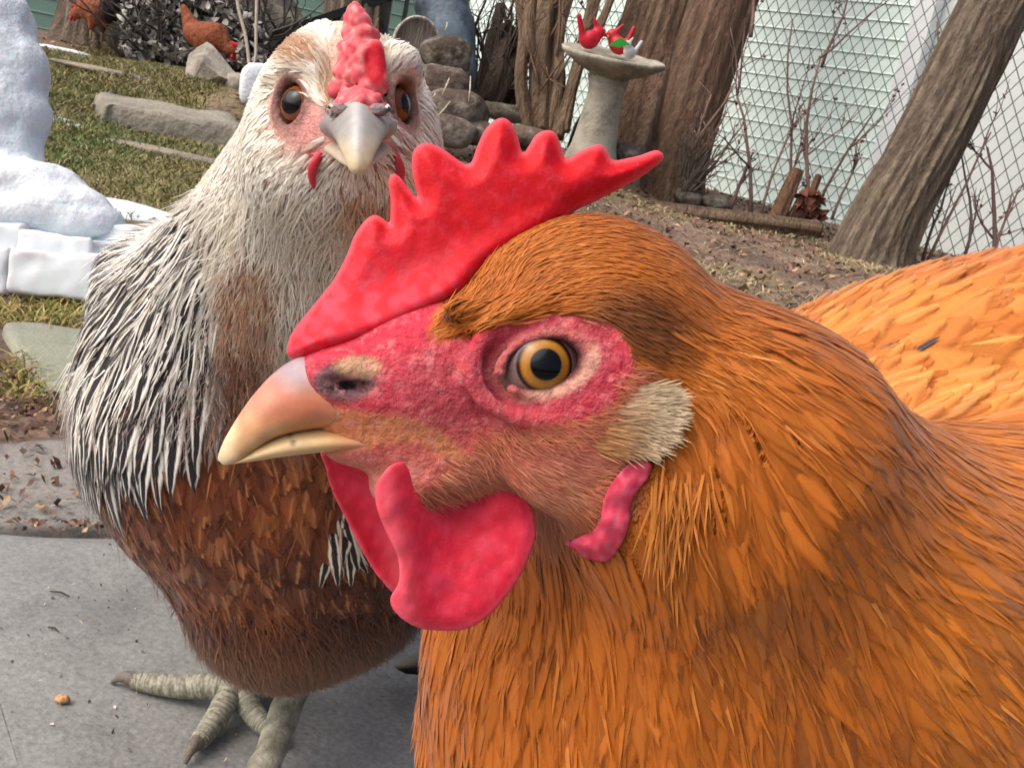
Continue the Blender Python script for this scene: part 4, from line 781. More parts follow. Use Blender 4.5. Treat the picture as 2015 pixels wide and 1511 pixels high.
bmesh.ops.convex_hull(bm, input=bm.verts); bmesh.ops.delete(bm, geom=[v for v in bm.verts if not v.link_faces], context='VERTS')
bmesh.ops.subdivide_edges(bm, edges=bm.edges, cuts=3, use_grid_fill=True); bm.verts.ensure_lookup_table(); bm.verts.index_update()
V = np.array([v.co for v in bm.verts]); Fs = [[v.index for v in f.verts] for f in bm.faces]; bm.free(); V = V+.006*np.stack([NZ(V, 4.), NZ2(V, 4.), NZ(V, 5.)], 1)
tag(mesh_obj('rock', V, Fs, M['stone'], col=lin(172, 164, 150), smooth=False), 'pointed pale rock at the lawn edge in front of the red hen', 'rock')
p = at(460, 152, 4.3); rock('rock', p+[0, 0, -.03], (.11, .05, .05), 'low pale rock leaning beside the snow chunk', lin(160, 152, 142), 9, fl=.2, ax=rotz(-.9), amp=.2)
for (x, y, d, rx, lab) in [(120, 100, 5.3, .16, 'flat scrap of snow on the upper lawn beside the snow figure'), (112, 236, 3.1, .07, 'thin scrap of melting snow on the lawn near the long stone'), (270, 424, 1.98, .11, 'flat snow patch behind the snow blocks'), (150, 252, 3.0, .03, 'tiny crumb of snow on the grass')]:
    p = onground(x, y); rock('snow_patch', p+[0, 0, .0], (rx, rx*.7, .02 if rx > .1 else .01), lab, (.8, .86, .9), int(x), 'snow', 'snow left on the lawn', amp=.3, mat=M['snow'])
p = at(508, 168, 4.1); rock('snow_chunk', p, (.075, .05, .085), 'rounded white chunk of old snow beside the cream hen\'s head', (.78, .84, .88), 21, 'snow', fl=.3, ax=rotz(.5), amp=.18, mat=M['snow'])
for (x, y, l_, lab) in [(235, 148, .32, 'thin sunken stone edge crossing the upper lawn'), (372, 312, .25, 'narrow sunken stone edge below the long flat stone')]:
    p = onground(x, y); rock('stone', p+[0, 0, .0], (l_, .05, .015), lab, lin(150, 140, 122), int(x), fl=.2, ax=rotz(-.15), amp=.15)
# ----- snow figure on its row of snow blocks
sf = SDF(); SE = lambda px, py, d, r, k=.03: sf.ell(cp(px, py, d), np.array([PX(a, d) for a in r]), k)
sf.cap(cp(-30, 50, 1.5), cp(-8, 390, 1.46), PX(92, 1.5), PX(92, 1.46), .02); SE(18, 140, 1.49, (76, 60, 70), .03); SE(14, 225, 1.48, (80, 36, 70), .03); SE(40, 370, 1.44, (128, 52, 110), .02); SE(110, 402, 1.42, (92, 40, 80), .02); SE(160, 440, 1.42, (82, 46, 70), .02); SE(30, 430, 1.42, (150, 50, 90), .02); SE(-120, 430, 1.45, (160, 70, 100), .02)
W5 = Waves(20, 9)
xs_ = np.arange(-1.05, -.52, .007); ys_ = np.arange(.16, .70, .007); zs_ = np.arange(-1.66, -1.28, .008)
Vs_, Qs_ = surface_nets(lambda P: sf(P)+.0018*W5(P.reshape(-1, 3), 7.).reshape(P.shape[:-1])+.003*NZ2(P.reshape(-1, 3), 22.).reshape(P.shape[:-1]), xs_, ys_, zs_)
snow = thing('snow_figure', ground_pt(60, 560), 'rounded white snow figure standing on a course of snow blocks', 'snow figure')
mesh_obj('snow_body', c2w(Vs_), Qs_, M['snow'], snow, col=(.8, .86, .9))
for (x, y, d, hx, hy, a) in [(-60, 478, 1.42, 148, 32, .06), (150, 500, 1.40, 72, 30, .10), (248, 490, 1.47, 50, 34, .1), (-30, 540, 1.385, 92, 44, .05), (148, 550, 1.37, 84, 42, .08), (300, 545, 1.42, 74, 44, .06), (-200, 530, 1.40, 76, 44, .05)]:
    sb = SDF(); c, s_ = math.cos(-a), math.sin(-a); ax = np.array([[c, s_, 0], [-s_, c, 0], [0, 0, 1]]); o3 = cp(x, y, d)
    sb.bx(o3, ax, (PX(hx, d), PX(hy, d), .07),   .003, .004); r = PX(hx, d)+.02
    Vk, Qk = surface_nets(lambda P: sb(P)+.005*W5(P.reshape(-1, 3), 7.).reshape(P.shape[:-1])+.0022*NZ2(P.reshape(-1, 3), 26.).reshape(P.shape[:-1]), np.arange(o3[0]-r, o3[0]+r, .0045), np.arange(o3[1]-PX(hy, d)-.03, o3[1]+PX(hy, d)+.03, .004), np.arange(-d-.09, -d+.09, .005))
    mesh_obj('snow_block', c2w(Vk), Qk, M['ice'], snow, col=(.60, .65, .68))
# ----- grass and litter
def blades(name, pts, h, w, colfn, mat, lean=.5, kind='stuff'):
    n = len(pts); a = rng.uniform(0, 6.283, n); S = np.stack([np.cos(a), np.sin(a), 0*a], 1); b_ = rng.uniform(0, 6.283, n); l_ = rng.uniform(.1, 1, n)*lean
    D = np.stack([np.cos(b_)*l_, np.sin(b_)*l_, np.ones(n)], 1); h = (h*rng.uniform(.5, 1.4, n))[:, None]; w = (w*rng.uniform(.6, 1.3, n))[:, None]
    m = pts+D*h*.55; tip = pts+D*h+np.stack([np.cos(b_), np.sin(b_), -.5+0*a], 1)*h*.35*l_[:, None]
    V = np.stack([pts-S*w, pts+S*w, m+S*w*.8, m-S*w*.8, tip], 1).reshape(-1, 3); i = (np.arange(n)*5)[:, None]
    T = np.concatenate([i+np.array([[0, 1, 2]]), i+np.array([[0, 2, 3]]), i+np.array([[3, 2, 4]])])
    return tag(mesh_obj(name, V, T, mat, col=np.repeat(colfn(pts, n), 5, 0)), kind=kind)
def scatter(n, x0, x1, y0, y1, pw=1.):
    u = rng.random(n*2); y = y0+(y1-y0)*u**pw; x = rng.uniform(x0, x1, n*2); P = np.stack([x, y, x*0], 1); return P
P = scatter(130000, -3.4, .2, 1.7, 6.6, 1.5); gmk = polysd(P[:, :2], gp)+.14*NZ(P, 2.6)+.05*NZ2(P, 6.); P = P[rng.random(len(P)) < sstep(gmk, .06, -.12)]; P[:, 2] = terrain(P[:, 0], P[:, 1])
def gcol(p, n):
    r = rng.random(n); k = NZ(p, 1.2)*.5+.5*NZ2(p, 4.); c = mix(lin(96, 100, 58), lin(146, 138, 92), sstep(r+.3*k, .1, .8)); c = mix(c, lin(86, 110, 54), sstep(-k, -.3, .5)*sstep(p[:, 1], 4.2, 2.6)*.8); return mix(c, lin(176, 158, 120), (r > .84)*.7)
g = blades('lawn_grass', P, .016+.006*(P[:, 1] > 3), .0009+.0004*P[:, 1], gcol, M['grass'], 1.6); g['label'] = 'short worn winter grass, half green and half straw coloured'
# rough grass tufts at the snow's foot and by the flagstones, straw litter on the right
def tuft_pts(poly, n):
    g_ = np.array([ground_pt(*q)[:2] for q in poly]); P = np.c_[rng.uniform(g_[:, 0].min(), g_[:, 0].max(), n), rng.uniform(g_[:, 1].min(), g_[:, 1].max(), n)]
    P = P[polysd(P, g_) < 0]; return np.c_[P, terrain(P[:, 0], P[:, 1])]
P = np.concatenate([tuft_pts([(-120, 566), (200, 580), (190, 632), (20, 624), (-120, 620)], 1900), tuft_pts([(-60, 690), (60, 700), (130, 770), (110, 800), (20, 770), (-60, 760)], 700)])
g = blades('rough_grass', P, .016, .0012, lambda p, n: mix(lin(120, 128, 62), lin(196, 172, 112), rng.random(n)**1.3), M['grass'], 1.8); g['label'] = 'tufts of rough grass and straw around the flagstones'
P = scatter(7000, .1, 2.6, 2.4, 4.9); k = NZ(P, 1.1); P = P[rng.random(len(P)) < .15+.85*sstep(k, -.2, .7)]; P[:, 2] = terrain(P[:, 0], P[:, 1])+.003
g = blades('straw', P, .018, .0022, lambda p, n: mix(lin(136, 126, 84), lin(196, 184, 142), rng.random(n)), M['grass'], 5.); g['label'] = 'flattened straw and dead grass on the soil'
def litter(name, P, s0, s1, cols, label, up=.5):
    n = len(P); s = rng.uniform(s0, s1, n)[:, None]; a = rng.uniform(0, 6.283, n); A = np.stack([np.cos(a), np.sin(a), rng.normal(0, up, n)], 1); B = np.stack([-np.sin(a), np.cos(a), rng.normal(0, up, n)], 1)*rng.uniform(.25, .7, n)[:, None]
    V = np.stack([P-A*s, P-B*s+[0, 0, .15]*s, P+A*s, P+B*s+[0, 0, .2]*s], 1).reshape(-1, 3); i = (np.arange(n)*4)[:, None]; T = np.concatenate([i+np.array([[0, 1, 2]]), i+np.array([[0, 2, 3]])])
    c = cols[rng.integers(0, len(cols), n)]*rng.uniform(.7, 1.25, (n, 1)); o = tag(mesh_obj(name, V, T, M['leaf'], col=np.repeat(c, 4, 0), smooth=False), label, kind='stuff'); return o
BR = np.array([lin(116, 84, 66), lin(142, 108, 86), lin(92, 66, 54), lin(172, 142, 112), lin(120, 92, 84)])
P = np.concatenate([scatter(9000, -3.2, 3.2, 1.6, 7.2)]); P = P[rng.random(len(P)) < np.where(polysd(P[:, :2], gp) < 0, .10, .9)]; P[:, 2] = terrain(P[:, 0], P[:, 1])+.004
litter('leaf_litter', P, .006, .02, BR, 'brown dead leaves and bark crumbs over the yard soil')
P = np.concatenate([tuft_pts([(-200, 770), (130, 770), (190, 840), (-200, 890)], 1300), tuft_pts([(-200, 690), (60, 690), (120, 780), (-200, 790)], 600), tuft_pts([(-200, 880), (260, 850), (260, 1030), (-200, 1030)], 900)[::2], tuft_pts([(-100, 1012), (420, 1020), (420, 1042), (-100, 1036)], 700)])
P[:, 2] = np.maximum(P[:, 2], -.004)+.002
litter('bark_litter', P, .0015, .005, BR*.8, 'crumbs of bark and torn leaf between the flagstones')
P = tuft_pts([(-200, 1050), (420, 1050), (600, 1500), (-200, 1500)], 260); P[:, 2] = .0012
litter('grit', P, .0006, .0016, np.array([lin(90, 84, 78), lin(190, 180, 160), lin(60, 56, 52)]), 'specks of grit on the big flagstone')
p = ground_pt(122, 1376, .003); rock('corn_kernel', p, (.0035, .0026, .0026), 'single tan corn kernel lying on the big flagstone', lin(214, 166, 112), 4, 'kernel', amp=.12)
for (x, y, a, l_, lab) in [(118, 1168, .1, .013, 'short dark twig on the flagstone, farther of two'), (105, 1238, .3, .008, 'tiny dark twig bit on the flagstone, nearer of two')]:
    p = ground_pt(x, y, .002); d = np.array([math.cos(a), -math.sin(a), 0]); V, Fs = tube([p-d*l_/2, p+[0, .001, .0006], p+d*l_/2], [.0005, .0006, .0003], 6); tag(mesh_obj('twig', V, Fs, M['twig'], col=lin(70, 62, 56)), lab, 'twig', 'twigs on the flagstone')

# =============================================================== trees
def trunk_mesh(pts, rad, sides=56, rows=110, amp=.06, seed=1, flare=1.0, furrow=9):
    p = resamp(np.asarray(pts, float), max(2, rows//(len(pts)-1))); r = resamp(np.asarray(rad, float)[:, None], max(2, rows//(len(pts)-1)))[:, 0]; V, Fs = tube(p, r, sides)
    n = len(p); V = V.reshape(n, sides, 3); ctr = p[:, None]; D = nrm(V-ctr); a = np.arange(sides)*2*math.pi/sides; W_ = Waves(22, seed, .6, 1.5)
    s_ = np.concatenate([[0], np.cumsum(np.linalg.norm(np.diff(p, axis=0), axis=1))])
    Q = np.stack([np.cos(a)[None]*np.ones((n, 1)), np.sin(a)[None]*np.ones((n, 1)), .35*s_[:, None]*np.ones((1, sides))], -1)
    f = np.abs(W_(Q.reshape(-1, 3), furrow/6.283)).reshape(n, sides); g = W_(Q.reshape(-1, 3), .45).reshape(n, sides)
    rr = r[:, None]*(amp*2.2*(f-.4)+.07*g); V = V+D*rr[..., None]
    col = mix(lin(92, 78, 66), lin(140, 126, 108), np.clip(f*1.1, 0, 1).ravel()); return V.reshape(-1, 3), Fs, col
def tree(label, stems, group=None, bark=1.0, warm=0.):
    base = np.array(stems[0][0][0]); t_ = thing('tree', base, label, 'tree', group)
    for pts, rad, sd, fw in stems:
        V, Fs, c = trunk_mesh(pts, rad, 112, 150, seed=sd, furrow=fw*1.9); c = c*bark; c = mix(c, lin(136, 98, 74), np.full(len(c), warm)); mesh_obj('trunk', V, Fs, M['bark'], t_, col=c)
        top = np.array(pts[-1]); mb = MB()
        for k in range(7):                      # bare limbs above the frame
            a = rng.uniform(0, 6.28); q = [top-[0, 0, .1], top+[math.cos(a)*.35, math.sin(a)*.35, .5], top+[math.cos(a)*.8, math.sin(a)*.8, 1.3+rng.uniform(0, .6)]]
            V, Fs = tube(resamp(np.array(q), 4), np.linspace(.07, .012, 9), 7); mb.add(V, Fs, lin(110, 98, 84))
        mb.obj('crown', M['bark'], t_)
    return t_
G = lambda px, py, d: at(px, py, d)
tree('thick grey tree leaning right at the right of the yard, in front of the fence', [([G(1690, 620, 4.55), G(1712, 520, 4.55), G(1748, 430, 4.55), G(1838, 260, 4.6), G(1925, 80, 4.6), G(1992, -60, 4.65), G(2110, -340, 4.75), G(2250, -700, 5)], [.26, .19, .16, .155, .152, .15, .14, .12], 31, 12)], bark=.95)
tree('tall twin trunked tree with deeply furrowed bark behind the birdbath', [([G(1215, 420, 5.35), G(1222, 340, 5.35), G(1262, 180, 5.4), G(1310, 20, 5.45), G(1360, -160, 5.5), G(1480, -600, 5.7)], [.30, .25, .22, .22, .22, .18], 41, 9), ([G(1322, 460, 5.25), G(1326, 350, 5.25), G(1366, 180, 5.3), G(1418, 20, 5.3), G(1478, -160, 5.4), G(1600, -600, 5.6)], [.22, .17, .175, .185, .18, .15], 42, 9)], bark=.78, warm=.35)
tree('grey tree at the back left beside the shed wall', [([G(170, 120, 6.6), G(172, 80, 6.6), G(176, 0, 6.6), G(190, -120, 6.6), G(240, -400, 6.7)], [.34, .25, .19, .18, .16], 43, 8)], bark=.95)
tree('grey tree trunk rising behind the cream hen\'s comb', [([G(690, 150, 6.3), G(700, 60, 6.3), G(712, -60, 6.3), G(760, -300, 6.4)], [.24, .21, .2, .18], 44, 9)], bark=1.05)
# bare branching shrubs and saplings
def sprig(mb, p, d, L, r, depth, c, bend=.25, sides=5):
    n = 5; pts = [np.array(p)]; dd = nrm(np.array(d, float))
    for i in range(n): dd = nrm(dd+rng.normal(0, bend*.35, 3)+[0, 0, .04]); pts.append(pts[-1]+dd*L/n)
    V, Fs = tube(pts, np.linspace(r, r*.45, n+1), sides); mb.add(V, Fs, c*rng.uniform(.8, 1.2))
    if depth:
        for k in range(rng.integers(2, 4)):
            i = rng.integers(1, n+1); sprig(mb, pts[i], dd+rng.normal(0, .5, 3), L*rng.uniform(.35, .6), r*.5, depth-1, c, bend, 4)
def up_tilt(px, py, d, qx, qy): return nrm(at(qx, qy, d)-at(px, py, d))
# peeling multi-stemmed shrub
sh = thing('shrub', G(1070, 245, 5.1), 'shrub of several thick peeling tan stems left of the birdbath', 'shrub')
for i, (x0, y0, x1, y1, r) in enumerate([(1040, 250, 1010, -60, .030), (1060, 240, 1085, -60, .055), (1078, 245, 1130, -60, .045), (1095, 250, 1180, -50, .034), (1052, 235, 1050, -60, .032), (1088, 240, 1106, -70, .030), (1110, 240, 1215, -40, .022)]):
    a, b_ = G(x0, y0+20, 5.1+.04*(i % 3)), G(x1, y1, 5.15); m1 = a*.66+b_*.34+rng.normal(0, .02, 3); m2 = a*.33+b_*.67+rng.normal(0, .025, 3)
    V, Fs, c = trunk_mesh([a, m1, m2, b_, b_+(b_-m2)], [r*1.15, r, r*.95, r*.9, r*.6], 20, 48, .2, 60+i, furrow=7); mesh_obj('stem', V, Fs, M['bark'], sh, col=c*1.25*np.array([1.08, .98, .88]))
mb = MB()
for i in range(16): sprig(mb, G(rng.uniform(1030, 1110), rng.uniform(-20, 180), 5.1), up_tilt(1060, 200, 5, 1060+rng.uniform(-60, 140), 0), .35, .007, 1, lin(120, 96, 78))
o = mb.obj('twig', M['twig'], sh); o['kind'] = 'stuff'
# dark broken trunk thicket left of it
sn = thing('dead_shrub', G(965, 225, 5.3), 'dark dead shrub with snapped stems between the tarp and the tan shrub', 'shrub')
for i, (x0, y0, x1, y1, r) in enumerate([(940, 235, 985, 10, .035), (958, 190, 1000, 60, .085), (975, 200, 1030, 70, .06), (930, 230, 965, 60, .022), (985, 230, 1035, 130, .02)]):
    a, b_ = G(x0, y0+10, 5.35), G(x1, y1, 5.4); V, Fs, c = trunk_mesh([a, a*.6+b_*.4+rng.normal(0, .015, 3), b_], [r, r*1.02, r*.75], 20, 30, .2, 80+i, furrow=7); mesh_obj('stem', V, Fs, M['bark'], sn, col=c*.62)
mb = MB()
for i in range(26): sprig(mb, G(rng.uniform(930, 1030), rng.uniform(60, 230), 5.3), up_tilt(960, 200, 5, 960+rng.uniform(-40, 160), 0), rng.uniform(.25, .6), .008, 1, lin(76, 66, 60))
o = mb.obj('twig', M['twig'], sn); o['kind'] = 'stuff'
# thin saplings along the fence
SAPL = ['bare sapling rising along the right edge of the twin tree', 'short bare sprout at the very foot of the twin tree', 'thin sapling slanting right from the foot of the twin tree', 'upright thin sapling left of the reddish stump', 'sapling leaning right directly above the reddish stump', 'tall dark sapling reaching highest between the two big trees', 'slim upright sapling right of the stump', 'sapling touching the left edge of the leaning tree', 'sapling with side twigs between log and reddish stump', 'low sapling left of the middle of the log', 'short sprout beside the leaf heap', 'low sprout at the left foot of the leaning tree', 'short slanting sapling right of the twin tree\'s rocks', 'upright sapling just right of the leaning tree\'s foot', 'long sapling slanting right in front of the white wall', 'red brown upright sapling at the far right above the hen\'s back', 'sapling slanting out of the frame at the far right', 'forked sapling in the middle of the white wall at right', 'dark straight sapling crossing behind the leaning tree', 'sapling leaning over between the tan shrub and the birdbath', 'short sapling left of the birdbath pedestal', 'twig crossing the mesh directly above the birdbath', 'twig crossing the mesh between the shrub top and birdbath', 'twig beside the top of the leaning tree', 'upright twig at the top edge right of the twin tree']
sap = [(1345, 350, 1420, 150), (1352, 360, 1390, 300), (1366, 360, 1480, 240), (1480, 420, 1500, 180), (1530, 400, 1575, 250), (1560, 380, 1635, 40), (1600, 420, 1622, 110), (1612, 400, 1690, 190), (1500, 410, 1545, 250), (1440, 400, 1500, 300), (1590, 430, 1600, 350), (1640, 420, 1660, 300), (1380, 360, 1420, 250), (1820, 500, 1850, 330), (1830, 500, 1930, 250), (1960, 505, 1965, 280), (1955, 500, 2010, 380), (1900, 500, 1935, 300), (1800, 420, 1830, 60), (1120, 280, 1200, 60), (1130, 270, 1170, 100), (1210, 60, 1260, -40), (1160, 60, 1235, -60), (1620, 120, 1660, -60), (1480, 60, 1500, -60)]
for i, (x0, y0, x1, y1) in enumerate(sap):
    d = (5.0 if x0 > 1300 else 5.4) - (.45 if x0 > 1780 else 0); a = G(x0, y0, d); b_ = G(x1, y1, d+.05); mb = MB(); L_ = np.linalg.norm(b_-a)
    sprig(mb, a-[0, 0, .03], b_-a, L_, .0085 if i % 3 else .012, 2, lin(96, 76, 72) if i % 2 else lin(116, 92, 84), .3)
    o = mb.obj('sapling', M['twig']); tag(o, SAPL[i], 'sapling', 'thin saplings along the wire fence'); mb = MB(); VV = [v.co for v in o.data.vertices]
    for k in range(14): q = np.array(VV[rng.integers(len(VV)//3, len(VV))])+LOC[o.name]; v, f_ = box(q, nrm(rng.normal(size=3))*.008, nrm(rng.normal(size=3))*.0045, nrm(rng.normal(size=3))*.003); mb.add(v, f_, lin(96, 60, 56))
    q = mb.obj('bud', M['leaf'], o); q['kind'] = 'stuff'
# =============================================================== houses and fences behind
DW = np.array([math.cos(-.74), math.sin(-.74), 0]); W0 = G(1400, 300, 6.9)*[1, 1, 0]; NW = np.array([DW[1], -DW[0], 0])
def clad(name, o0, d, n, x0, x1, z0, z1, bh, label, col, cat, jit=.03):
    h_ = thing(name, o0+d*(x0+x1)/2+[0, 0, z0], label, cat); v, f_ = box(o0+d*(x0+x1)/2+n*-.06+[0, 0, (z0+z1)/2], d*(x1-x0)/2, n*.04, np.array([0, 0, (z1-z0)/2]))
    mesh_obj('wall', v, f_, M['board'], h_, col=col*.8, smooth=False); k = 0; z = z0; me = None
    while z < z1:
        th = .009; a, b_ = o0+d*x0, o0+d*x1
        V = np.array([q+n*o_+[0, 0, zz] for q in (a, b_) for o_, zz in ((-.018, z), (th, z), (th-.004, z+.012), (.0, z+bh+.008), (-.018, z+bh+.008))])
        mesh_obj('board', V, [(0, 1, 2, 3, 4)[::-1], (5, 6, 7, 8, 9), (0, 5, 6, 1)[::-1], (1, 6, 7, 2)[::-1], (2, 7, 8, 3)[::-1], (3, 8, 9, 4)[::-1], (4, 9, 5, 0)[::-1]], M['board'], h_, col=col*(1+rng.uniform(-jit, jit)), smooth=False); z += bh
    return h_
mint = np.array([.76, .90, .85]); hs = clad('house', W0, DW, NW, -3.2, 1.15, -.05, 3.2, .098, 'pale mint clapboard house filling the back behind the wire fence', mint, 'house')
e1 = W0+DW*1.15; v, f_ = box(e1+DW*.06+NW*-.01+[0, 0, 1.6], DW*.06, NW*.05, np.array([0, 0, 1.66])); mesh_obj('corner_board', v, f_, M['board'], hs, col=np.array([.8, .84, .86]), smooth=False)
D2 = nrm(DW*.75-NW*-.66*-1); e2 = e1+DW*.12
v, f_ = box(e2+DW*1.0+NW*-.12+[0, 0, 1.6], DW*1.25, NW*.04, np.array([0, 0, 1.66])); tag(mesh_obj('garage', v, f_, M['board'], col=np.array([.80, .86, .84]), smooth=False), 'plain white wall at the far right past the house corner', 'wall')
A0 = G(40, 60, 8.6)*[1, 1, 0]; B0 = G(880, 60, 9.2)*[1, 1, 0]; dS_ = nrm(B0-A0); nS = np.array([dS_[1], -dS_[0], 0])
clad('shed', A0, dS_, nS, -1.2, np.linalg.norm(B0-A0)+.4, .0, 2.6, .125, 'grey green boarded shed at the back left behind the trees', lin(116, 146, 134), 'shed', .06)
# wire fence: horizontal run parallel to the house
FO = G(1400, 380, 5.75)*[1, 1, 0]; DF = np.array([math.cos(-.66), math.sin(-.66), 0]); fence = thing('wire_fence', FO, 'dark chain link fence with steel posts in front of the mint house', 'fence')
x0, x1, zb, zt, s = -2.6, 2.3, .02, 2.1, .062; mbF = MB(); nn_ = np.array([DF[1], -DF[0], 0])
def wire(a, b_, r=.0028): V, Fs = tube([a, b_], [r*.9, r*.9], 3, cap=False); mbF.add(V, Fs)
k = x0-(zt-zb)
while k < x1+(zt-zb):
    for sg in (1, -1):
        a, b_ = (k, zb), (k+sg*(zt-zb)*.62, zt); (ax_, az), (bx_, bz) = a, b_
        t0, t1 = 0., 1.
        for lim in (x0, x1):
            pass
        if bx_ != ax_:
            ta, tb = (x0-ax_)/(bx_-ax_), (x1-ax_)/(bx_-ax_); t0, t1 = max(0, min(ta, tb)), min(1, max(ta, tb))
        if t1-t0 > .01: wire(FO+DF*(ax_+(bx_-ax_)*t0)+nn_*.003*sg+[0, 0, az+(bz-az)*t0], FO+DF*(ax_+(bx_-ax_)*t1)+nn_*.003*sg+[0, 0, az+(bz-az)*t1])
    k += s
o = mbF.obj('wire_mesh', M['wire'], fence); o['kind'] = 'stuff'
for x in np.arange(x0, x1+.1, 1.22): V, Fs = tube([FO+DF*x+nn_*-.04+[0, 0, -.2], FO+DF*x+nn_*-.04+[0, 0, zt+.05]], [.022, .022], 12); mesh_obj('post', V, Fs, M['wire'], fence, col=(1, 1, 1))
V, Fs = tube([FO+DF*x0+nn_*-.05+[0, 0, zt+.02], FO+DF*x1+nn_*-.05+[0, 0, zt+.02]], [.02, .02], 12); mesh_obj('rail', V, Fs, M['wire'], fence, col=(1, 1, 1))
# =============================================================== birdbath and ornaments
bc_ = G(1206, 118, 4.75); bb = thing('birdbath', G(1150, 300, 4.75), 'grey concrete pedestal birdbath in front of the twin trunked tree', 'birdbath')
def lathe(prof, c, n=40):
    a = np.arange(n)*2*math.pi/n; V = np.concatenate([np.stack([r*np.cos(a), r*np.sin(a), np.full(n, z)], 1) for r, z in prof])+np.asarray(c); m = len(prof)
    Fs = [(i*n+j, i*n+(j+1) % n, (i+1)*n+(j+1) % n, (i+1)*n+j) for i in range(m-1) for j in range(n)]; Fs += [tuple(range(n))[::-1], tuple((m-1)*n+j for j in range(n))]; return V, Fs
V, Fs = lathe([(.085, -.08), (.11, -.068), (.17, -.04), (.225, -.012), (.248, .008), (.25, .02), (.242, .026), (.228, .022), (.18, .008), (.1, -.002), (.01, -.004)], bc_); V = V+.004*NZ(V, 9.)[:, None]; V[:, 2] += (V[:, 1]-bc_[1])*.16; mesh_obj('bowl', V, Fs, M['concrete'], bb, col=(1, 1, 1))
zg = float(terrain(bc_[0], bc_[1])); hh = bc_[2]-.08-zg
V, Fs = lathe([(.15, -.02), (.15, .02), (.125, .05), (.105, hh*.3), (.092, hh*.6), (.085, hh*.85), (.1, hh), (.07, hh+.006)], [bc_[0], bc_[1], zg]); V = V+.005*NZ(V, 8.)[:, None]; mesh_obj('pedestal', V, Fs, M['concrete'], bb, col=(1, 1, 1))
def cardinal(px, d, label, col, hd, s=1., tail=1):
    p = G(px, 0, d); p = np.array([p[0], p[1], bc_[2]+.012+(p[1]-bc_[1])*.16]); o = SDF(); h = np.array([math.cos(hd), math.sin(hd), 0]); z = np.array([0, 0, 1.])
    ax = np.array([h*.86+z*.5, np.cross(z, h), np.cross(h*.86+z*.5, np.cross(z, h))])
    o.ell([0, 0, .036*s], (.036*s, .028*s, .03*s), .01, ax); o.ell(h*.028*s+z*.066*s, np.array([.021, .02, .02])*s, .012*s); o.cap(h*.02*s+z*.075*s, -h*.004*s+z*.108*s, .011*s, .003*s, .008*s); o.cap(-h*.026*s+z*.03*s, -h*.06*s*tail+z*.10*s, .012*s, .008*s, .01*s); o.cap(h*.04*s+z*.064*s, h*.062*s+z*.06*s, .009*s, .003*s, .004*s)
    V, Q = surface_nets(o, np.arange(-.09, .09, .004)*s, np.arange(-.09, .09, .004)*s, np.arange(-.01, .125, .004)*s)
    r = thing('bird_figurine', p, label, 'figurine', 'bird figurines on the birdbath'); mesh_obj('figurine_body', V+p, Q, M['plastic'], r, col=col); 
    w, f_ = tube([p+h*.062*s+z*.06*s, p+h*.074*s+z*.058*s], [.006*s, .001*s], 8); mesh_obj('bill', w, f_, M['plastic'], r, col=lin(226, 150, 60)); return r
d0 = float(-w2c(bc_)[2])
cardinal(1178, d0-.02, 'red bird figurine on the left of the birdbath bowl, tail up', lin(188, 30, 50), .5, 1.4)
cardinal(1236, d0+.02, 'red bird figurine behind the green leaf on the birdbath', lin(176, 34, 44), 2.9, 1.35, .7)
cardinal(1262, d0-.06, 'white and grey bird figurine at the right rim of the birdbath', lin(190, 190, 192), 3.9, .95, 1.1)
p = G(1218, 90, d0-.10); V = np.array([p+a*np.array([.05, 0, .012])+b_*np.array([0, .0, .018])*(1-abs(a))*1.2+[0, 0, .012*(1-a*a)]+c_*np.array([0, .004, 0]) for c_ in (-1, 1) for a in np.linspace(-1, 1, 9) for b_ in (-1, 0, 1)])
Fs = [(k_*27+i*3+j, k_*27+i*3+j+1, k_*27+i*3+j+4, k_*27+i*3+j+3) for k_ in (0, 1) for i in range(8) for j in range(2)]
tag(mesh_obj('leaf', V, Fs, M['plastic'], col=lin(44, 150, 56)), 'bright green leaf lying on the birdbath bowl between the red birds', 'leaf')
# log edging, stones and stumps at the bed
def log(a, b_, r, label, col, seed, cat='log'):
    V, Fs, c = trunk_mesh([a, a*.66+b_*.34, a*.33+b_*.67, b_], [r, r*1.05, r, r*.92], 28, 48, .1, seed, furrow=7); return tag(mesh_obj('log', V, Fs, M['bark'], col=c*col), label, cat)
log(G(1165, 398, 4.6), G(1612, 452, 4.85), .042, 'long weathered log edging the bed in front of the trees', np.array([1.25, 1.12, 1.02]), 71)
for i, (x, y, d, r, lab, c) in enumerate([(1352, 388, 5.0, (.075, .06, .04), 'low grey rock at the foot of the twin tree', (112, 108, 104)), (1405, 396, 5.0, (.075, .06, .035), 'flat grey rock beside the log, right of the twin tree', (118, 114, 108)), (1232, 300, 4.9, (.08, .06, .045), 'dark grey rock behind the red comb beside the birdbath foot', (100, 98, 100)), (990, 222, 4.9, (.10, .08, .05), 'mossy grey rock at the foot of the dead shrub', (120, 114, 96)), (1040, 268, 4.7, (.11, .08, .05), 'brown grey rock between the comb tips', (128, 116, 102)),
    (870, 175, 4.3, (.13, .1, .10), 'big rounded brown rock right of the cream hen\'s eye', (112, 98, 90)), (905, 215, 4.2, (.13, .1, .08), 'brown rock stacked below the big rounded one', (104, 92, 86)), (880, 260, 4.1, (.12, .1, .06), 'lowest brown rock of the pile behind the cream hen', (110, 100, 92)), (940, 262, 4.2, (.11, .09, .05), 'flat brown rock at the right of the pile', (118, 104, 92)), (880, 110, 4.7, (.12, .1, .09), 'olive brown rock under the blue tarp', (84, 76, 62))]):
    rock('rock', G(x, y, d), r, lab, lin(*c)*np.array([.60, .54, .49]), 100+i, group='rocks along the bed', fl=.12, amp=.16)
